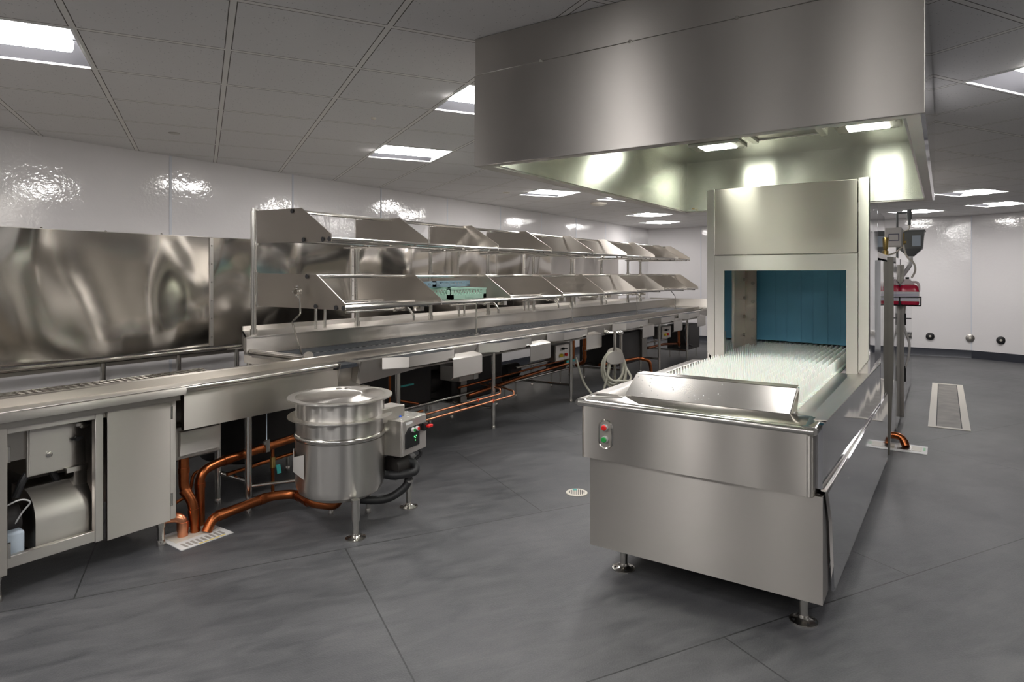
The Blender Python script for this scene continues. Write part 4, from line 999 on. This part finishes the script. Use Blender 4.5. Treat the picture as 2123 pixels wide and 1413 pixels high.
MB().box(-1.39, -.385, TY+.016, 5.13, 2.092, 2.102).build('tower_top', 'steel', dw)
MB().box(-.512, -.392, TY+.02, TY+.05, .868, 1.1).box(-1.388, -1.278, TY+.02, TY+.05, .868, 1.1).build('post_backing', 'steel', dw)
# inside of the tunnel
MB().box(-1.388, -1.36, TY+.02, 7.5, .866, 1.64).build('tunnel_wall', 'steel_mirror', dw)
MB().box(-.50, -.47, TY+.02, 7.5, .866, 1.64).build('tunnel_wall', 'steel', dw)
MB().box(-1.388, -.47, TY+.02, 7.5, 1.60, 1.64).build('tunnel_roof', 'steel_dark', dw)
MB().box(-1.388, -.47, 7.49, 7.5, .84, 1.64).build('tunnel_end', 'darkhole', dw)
MB().box(-1.36, -1.352, 4.59, 4.72, .87, 1.60).build('inner_strip', 'steel_plate', dw)
m = MB().box(-1.362, -1.352, 5.10, 5.42, .885, 1.60).box(-1.352, -1.262, 5.42, 5.43, .885, 1.60)
bp_ = m.build('bolted_plate', 'steel_plate', dw)
for z in (.98, 1.13, 1.28, 1.43, 1.56):
    MB().lathe([(.014, -.012), (.014, 0)], (-1.29, 5.42, z), 12, 'y').build('bolt', 'steel_dark', bp_)
    MB().lathe([(.012, 0), (.012, .016)], (-1.352, 5.37, z+.03), 12, 'x').build('bolt', 'steel_dark', bp_)
# curtain
xs = [-1.335]+[-1.164+(k-1)*.098 for k in range(1, 9)]
for k in range(8):
    m = MB().box(xs[k], xs[k+1]+.012, 5.60+(k % 2)*.006, 5.603+(k % 2)*.006, .955-.002*k, 1.60)
    m.box(xs[k]-.001, xs[k]+.004, 5.597+(k % 2)*.006, 5.600+(k % 2)*.006, .955, 1.60)
    m.build('curtain_strip', 'curtain', dw)
# wash section body
XS = -.362
MB().box(XS-.02, XS, 5.13, 6.86, .10, 1.60).build('wash_side_panel', 'steel_mirror', dw)
MB().box(XS-.02, XS, 6.875, 7.52, .05, 1.66).build('wash_door', 'steel_mirror', dw)
MB().box(XS-.02, XS+.0, 7.62, 9.0, .05, 1.66).build('wash_side_panel', 'steel_mirror', dw)
MB().box(XS-.02, XS+.0, 9.01, 10.4, .05, 1.60).build('wash_side_panel', 'steel_mirror', dw)
MB().box(XS-.08, XS-.022, 5.4, 10.3, .12, 1.58).build('inner_gap', 'gap_shade', dw)
MB().box(XS-.05, XS+.032, 7.60, 7.622, .05, 1.60).build('door_flange', 'steel_dark', dw)
MB().box(-1.46, XS-.02, 5.13, 10.4, 1.62, 1.66).build('body_top', 'steel', dw)
MB().prism([(XS-.01, 1.64), (XS+.034, 1.64), (XS+.034, .75), (XS+.008, .06), (XS-.01, .06)], 'y', 5.90, 5.935).build('guide_column', 'column', dw)
MB().box(-.72, -.386, 5.24, 5.85, 1.66, 1.96).build('vent_box', 'steel_mirror', dw, bevel=.003)
for (x, y) in ((-1.351, 3.01), (-.501, 2.99), (-1.35, 4.5), (-.50, 4.5), (-1.35, 6.2), (-.50, 6.2), (-1.35, 8.0), (-.5, 8.0), (-1.35, 9.7), (-.5, 9.7)):
    leg(x, y, .17, .024, dw, y < 4)

# ------------------------------------------------------------------ things on and beside the dishwasher
t = thing('meter_box', 'beige metal box with small black label plate above the dishwasher side', 'box', (-.45, 7.4, 1.66))
MB().box(-.62, -.335, 7.25, 7.55, 1.78, 1.96).build('case', 'grey_box', t, bevel=.005)
MB().box(-.445, -.355, 7.245, 7.25, 1.83, 1.90).build('name_plate', 'print', t)
MB().box(-.437, -.363, 7.242, 7.246, 1.838, 1.892).build('plate_print', 'grey_box', t)
MB().cyl((-.58, 7.4, 1.66), (-.58, 7.4, 2.02), .018).build('stand', 'steel_tube', t)
t = thing('brass_fitting', 'short brass pipe fitting on top of the dishwasher side column', 'pipe fitting', (-.40, 5.95, 1.66))
MB().lathe([(.035, 1.66), (.035, 1.69), (.025, 1.70), (.032, 1.71), (.036, 1.79), (.034, 1.80)], (-.40, 5.95, 0), 20).build('fitting', 'brass', t)
MB().cyl((-.40, 5.95, 1.80), (-.40, 5.95, 1.93), .012).build('pipe', 'grey_box', t)
t = thing('detergent_hopper', 'dark grey detergent hopper with pale blue instruction label', 'hopper', (-.27, 7.8, 1.66))
top = [(-.40, 7.70), (-.16, 7.70), (-.16, 7.95), (-.40, 7.95)]; mid = [(-.39, 7.71), (-.175, 7.71), (-.175, 7.94), (-.39, 7.94)]; bot = [(-.31, 7.79), (-.25, 7.79), (-.25, 7.86), (-.31, 7.86)]
m = MB(); m._add([(x, y, 1.95) for x, y in top]+[(x, y, 1.77) for x, y in mid]+[(x, y, 1.69) for x, y in bot], [(3,2,1,0), (0,1,5,4), (1,2,6,5), (2,3,7,6), (3,0,4,7), (4,5,9,8), (5,6,10,9), (6,7,11,10), (7,4,8,11), (8,9,10,11)])
m.build('funnel', 'hopper', t)
MB().box(-.41, -.15, 7.69, 7.96, 1.945, 1.958).build('lid', 'hopper', t)
MB().box(-.265, -.19, 7.692, 7.70, 1.79, 1.90).build('label_sheet', 'label', t)
MB().tube(bend([(-.28, 7.8, 1.69), (-.28, 7.8, 1.60), (-.36, 7.8, 1.48), (-.36, 7.8, 1.40)], .05), .02, 12).build('outlet_tube', 'white_tube', t)
t = thing('pipe_riser', 'thin upright pipe with cross valve near the ceiling above the hopper', 'pipe', (-.37, 7.6, 1.66))
MB().tube(bend([(-.39, 7.6, 1.66), (-.39, 7.6, 2.13), (-.28, 7.6, 2.13)], .01), .011, 10).build('pipe', 'hopper', t)
MB().cyl((-.285, 7.6, 2.06), (-.285, 7.6, 2.16), .022, n=12).cyl((-.285, 7.6, 2.0), (-.285, 7.6, 2.06), .014).build('valve', 'hopper', t)
MB().tube(bend([(-.285, 7.6, 2.0), (-.285, 7.6, 1.96), (-.36, 7.6, 1.93), (-.37, 7.6, 1.80)], .03), .006, 8).build('wire', 'cream', t)
t = thing('tube_coupling', 'brass and plastic tube coupling with white dosing tube by the hopper', 'tube', (-.33, 7.62, 1.8))
MB().cyl((-.345, 7.6, 1.79), (-.345, 7.6, 1.92), .02, n=12).cyl((-.36, 7.6, 1.83), (-.31, 7.6, 1.83), .014).build('coupling', 'brass', t)
MB().tube(bend([(-.335, 7.58, 1.80), (-.31, 7.55, 1.68), (-.24, 7.5, 1.62), (-.225, 7.5, 1.54), (-.26, 7.52, 1.47)], .06), .009, 10).tube(bend([(-.345, 7.58, 1.78), (-.40, 7.5, 1.72), (-.46, 7.3, 1.69)], .04), .008, 8).build('dosing_tube', 'cream', t)
# jug in wire rack
jg = thing('detergent_jug', 'plastic jug of red detergent with lilac label in the wire rack', 'jug', (-.28, 7.55, 1.195))
def rr_(hw, hd, n_=6, c=.03):
    pts = []
    for (sx, sy, a0) in ((1, 1, 0), (-1, 1, PI/2), (-1, -1, PI), (1, -1, 3*PI/2)):
        for k in range(n_+1): a = a0+PI/2*k/n_; pts.append((sx*(hw-c)+c*math.cos(a), sy*(hd-c)+c*math.sin(a)))
    return pts
def loft(m, secs, cx_, cy_):
    rings = [[m.bm.verts.new((cx_+x, cy_+y, z)) for x, y in rr_(hw, hd, 5, min(hw, hd)*.5)] for hw, hd, z in secs]
    n_ = len(rings[0])
    for i in range(len(rings)-1):
        for k in range(n_): m.bm.faces.new([rings[i][k], rings[i][(k+1) % n_], rings[i+1][(k+1) % n_], rings[i+1][k]])
    m.bm.faces.new(rings[0][::-1]); m.bm.faces.new(rings[-1]); return m
loft(MB(), [(.083, .063, 1.199), (.088, .068, 1.215), (.088, .068, 1.33), (.080, .063, 1.375), (.06, .05, 1.40)], -.285, 7.55).build('body', 'juice', jg, angle=60)
loft(MB(), [(.066, .052, 1.395), (.042, .04, 1.425), (.028, .028, 1.445), (.028, .028, 1.455)], -.30, 7.55).build('shoulder', 'jugtop', jg, angle=60)
MB().tube(bend([(-.265, 7.55, 1.425), (-.215, 7.55, 1.425), (-.200, 7.55, 1.39), (-.202, 7.55, 1.33)], .02), .012, 10).build('handle', 'jugtop', jg)
MB().box(-.372, -.198, 7.478, 7.484, 1.235, 1.33).build('label_sheet', 'labelw', jg)
m = MB()
for k in range(6): m.box(-.365, -.205, 7.476, 7.479, 1.243+k*.014, 1.248+k*.014)
m.build('label_print', 'violet', jg)
MB().cyl((-.30, 7.55, 1.455), (-.30, 7.55, 1.475), .016).build('cap', 'black', jg)
wr = thing('wire_rack', 'black wire rack on the dishwasher side holding the red detergent jug', 'wire rack', (-.28, 7.55, 1.19))
m = MB()
for z in (1.19, 1.275):
    m.tube([(-.362, 7.465, z), (-.185, 7.465, z), (-.185, 7.635, z), (-.362, 7.635, z)], .004, 8)
for (x, y) in ((-.185, 7.465), (-.185, 7.635), (-.36, 7.465), (-.36, 7.635)): m.tube([(x, y, 1.19), (x, y, 1.275)], .004, 8)
for y in (7.50, 7.55, 7.60): m.tube([(-.36, y, 1.19), (-.185, y, 1.19)], .0035, 8)
m.build('wires', 'black', wr)
MB().box(-.362, -.350, 7.48, 7.62, 1.18, 1.32).build('back_plate', 'black', wr)
t = thing('drain_hose', 'grey hose and black valve running down the dishwasher side below the jug', 'hose', (-.33, 7.7, .6))
MB().tube(bend([(-.33, 7.7, 1.18), (-.34, 7.7, .95), (-.28, 7.7, .80), (-.30, 7.7, .62), (-.34, 7.7, .50)], .08), .012, 10).build('hose', 'grey_box', t)
MB().cyl((-.33, 7.7, .98), (-.33, 7.7, 1.10), .014).box(-.37, -.27, 7.69, 7.71, 1.045, 1.055).cyl((-.335, 7.7, .40), (-.335, 7.7, .56), .018).build('valve', 'black', t)

# ------------------------------------------------------------------ exhaust hood
hd = thing('exhaust_hood', 'huge stainless exhaust hood hanging from the ceiling over the dishwasher', 'exhaust hood', (-.9, 3.65, 1.98))
HX0, HX1, HY0, HY1, HZ = -1.744, -.045, 2.271, 4.98, 1.985
MB().box(HX0, HX1, HY0, HY0+.012, HZ, 2.392).build('front_panel', 'steel_hood', hd, bevel=.002)
MB().box(HX0+.002, HX1-.002, HY0+.004, HY0+.016, 2.394, H-.002).build('upper_front_panel', 'steel_hood', hd, bevel=.002)
MB().box(HX0, HX0+.012, HY0+.012, HY1, HZ, H-.002).build('side_panel', 'steel_hood', hd)
MB().box(HX1-.012, HX1, HY0+.012, HY1, HZ, H-.002).build('side_panel', 'steel_mirror', hd)
MB().box(HX0, HX1, HY1-.012, HY1, HZ, H-.002).build('rear_panel', 'steel_hood', hd)
# folded inner lip
m = MB()
m.box(HX0+.012, HX1-.012, HY0+.012, HY0+.05, HZ, HZ+.008); m.box(HX0+.012, HX1-.012, HY1-.07, HY1-.012, HZ, HZ+.008)
m.box(HX0+.012, HX0+.07, HY0+.05, HY1-.07, HZ, HZ+.008); m.box(HX1-.05, HX1-.012, HY0+.05, HY1-.07, HZ, HZ+.008)
m.build('lower_lip', 'steel', hd)
HZI = 2.37
MB().box(HX0+.07, HX0+.08, HY0+.05, HY1-.07, HZ+.008, HZI).build('lining_side', 'steel_hood_in', hd)
MB().box(HX1-.06, HX1-.05, HY0+.05, HY1-.07, HZ+.008, HZI).build('lining_side', 'steel_hood_in', hd)
MB().box(HX0+.07, HX1-.05, HY1-.08, HY1-.07, HZ+.008, HZI).build('lining_rear', 'steel_hood_in', hd)
MB().box(HX0+.07, HX1-.05, HY0+.04, HY0+.05, HZ+.008, HZI).build('lining_front', 'steel_hood_in', hd)
MB().box(HX0+.07, HX1-.05, HY0+.05, HY1-.07, HZI, HZI+.01).build('lining_top', 'steel_hood_in', hd)
def strut(x0, x1, y0, y1):
    pass
for (lx, ly, lab) in ((-1.25, 4.30, 'lit hood light nearer the hood rear corner'), (-.36, 4.20, 'lit hood light above the dishwasher tower'), (-1.25, 2.95, 'hood light at the hidden front of the hood'), (-.36, 2.95, 'hood light at the hidden front right of the hood')):
    li = MB().box(lx-.165, lx+.165, ly-.11, ly+.11, HZI-.018, HZI).build('hood_light_frame', 'steel', hd, bevel=.003)
    MB().box(lx-.105, lx+.105, ly-.08, ly+.075, HZI-.021, HZI-.0185).build('light_diffuser', 'hoodlamp', li)
    m = MB()
    for a in (-1, 1):
        for b in (-1, 1): m.lathe([(.005, HZI-.021), (.007, HZI-.018)], (lx+a*.145, ly+b*.09, 0), 8)
    m.build('screws', 'steel_dark', li)
MB().box(-.98, -.62, 3.86, 4.26, HZI-.004, HZI-.001).build('filter_mesh', 'steel_dark', hd)
m = MB()
for x in (-1.00, -.60): m.box(x-.018, x+.018, 3.82, 4.28, HZI-.025, HZI)
m.box(-1.0, -.60, 4.262, 4.28, HZI-.012, HZI)
m.build('filter_rails', 'steel', hd)
MB().lathe([(.01, 0), (.012, .006)], (-1.60, 4.86, HZ+.02), 10).build('drip_plug', 'brass', hd)
for (x, y) in ((HX0+.3, 2.265), ):
    pass
m = MB()
for k in range(4): m.lathe([(.006, -.004), (.008, 0)], (HX0+.35+k*.4, HY0, 2.393), 8, 'y')
m.build('seam_rivets', 'steel_tube', hd)
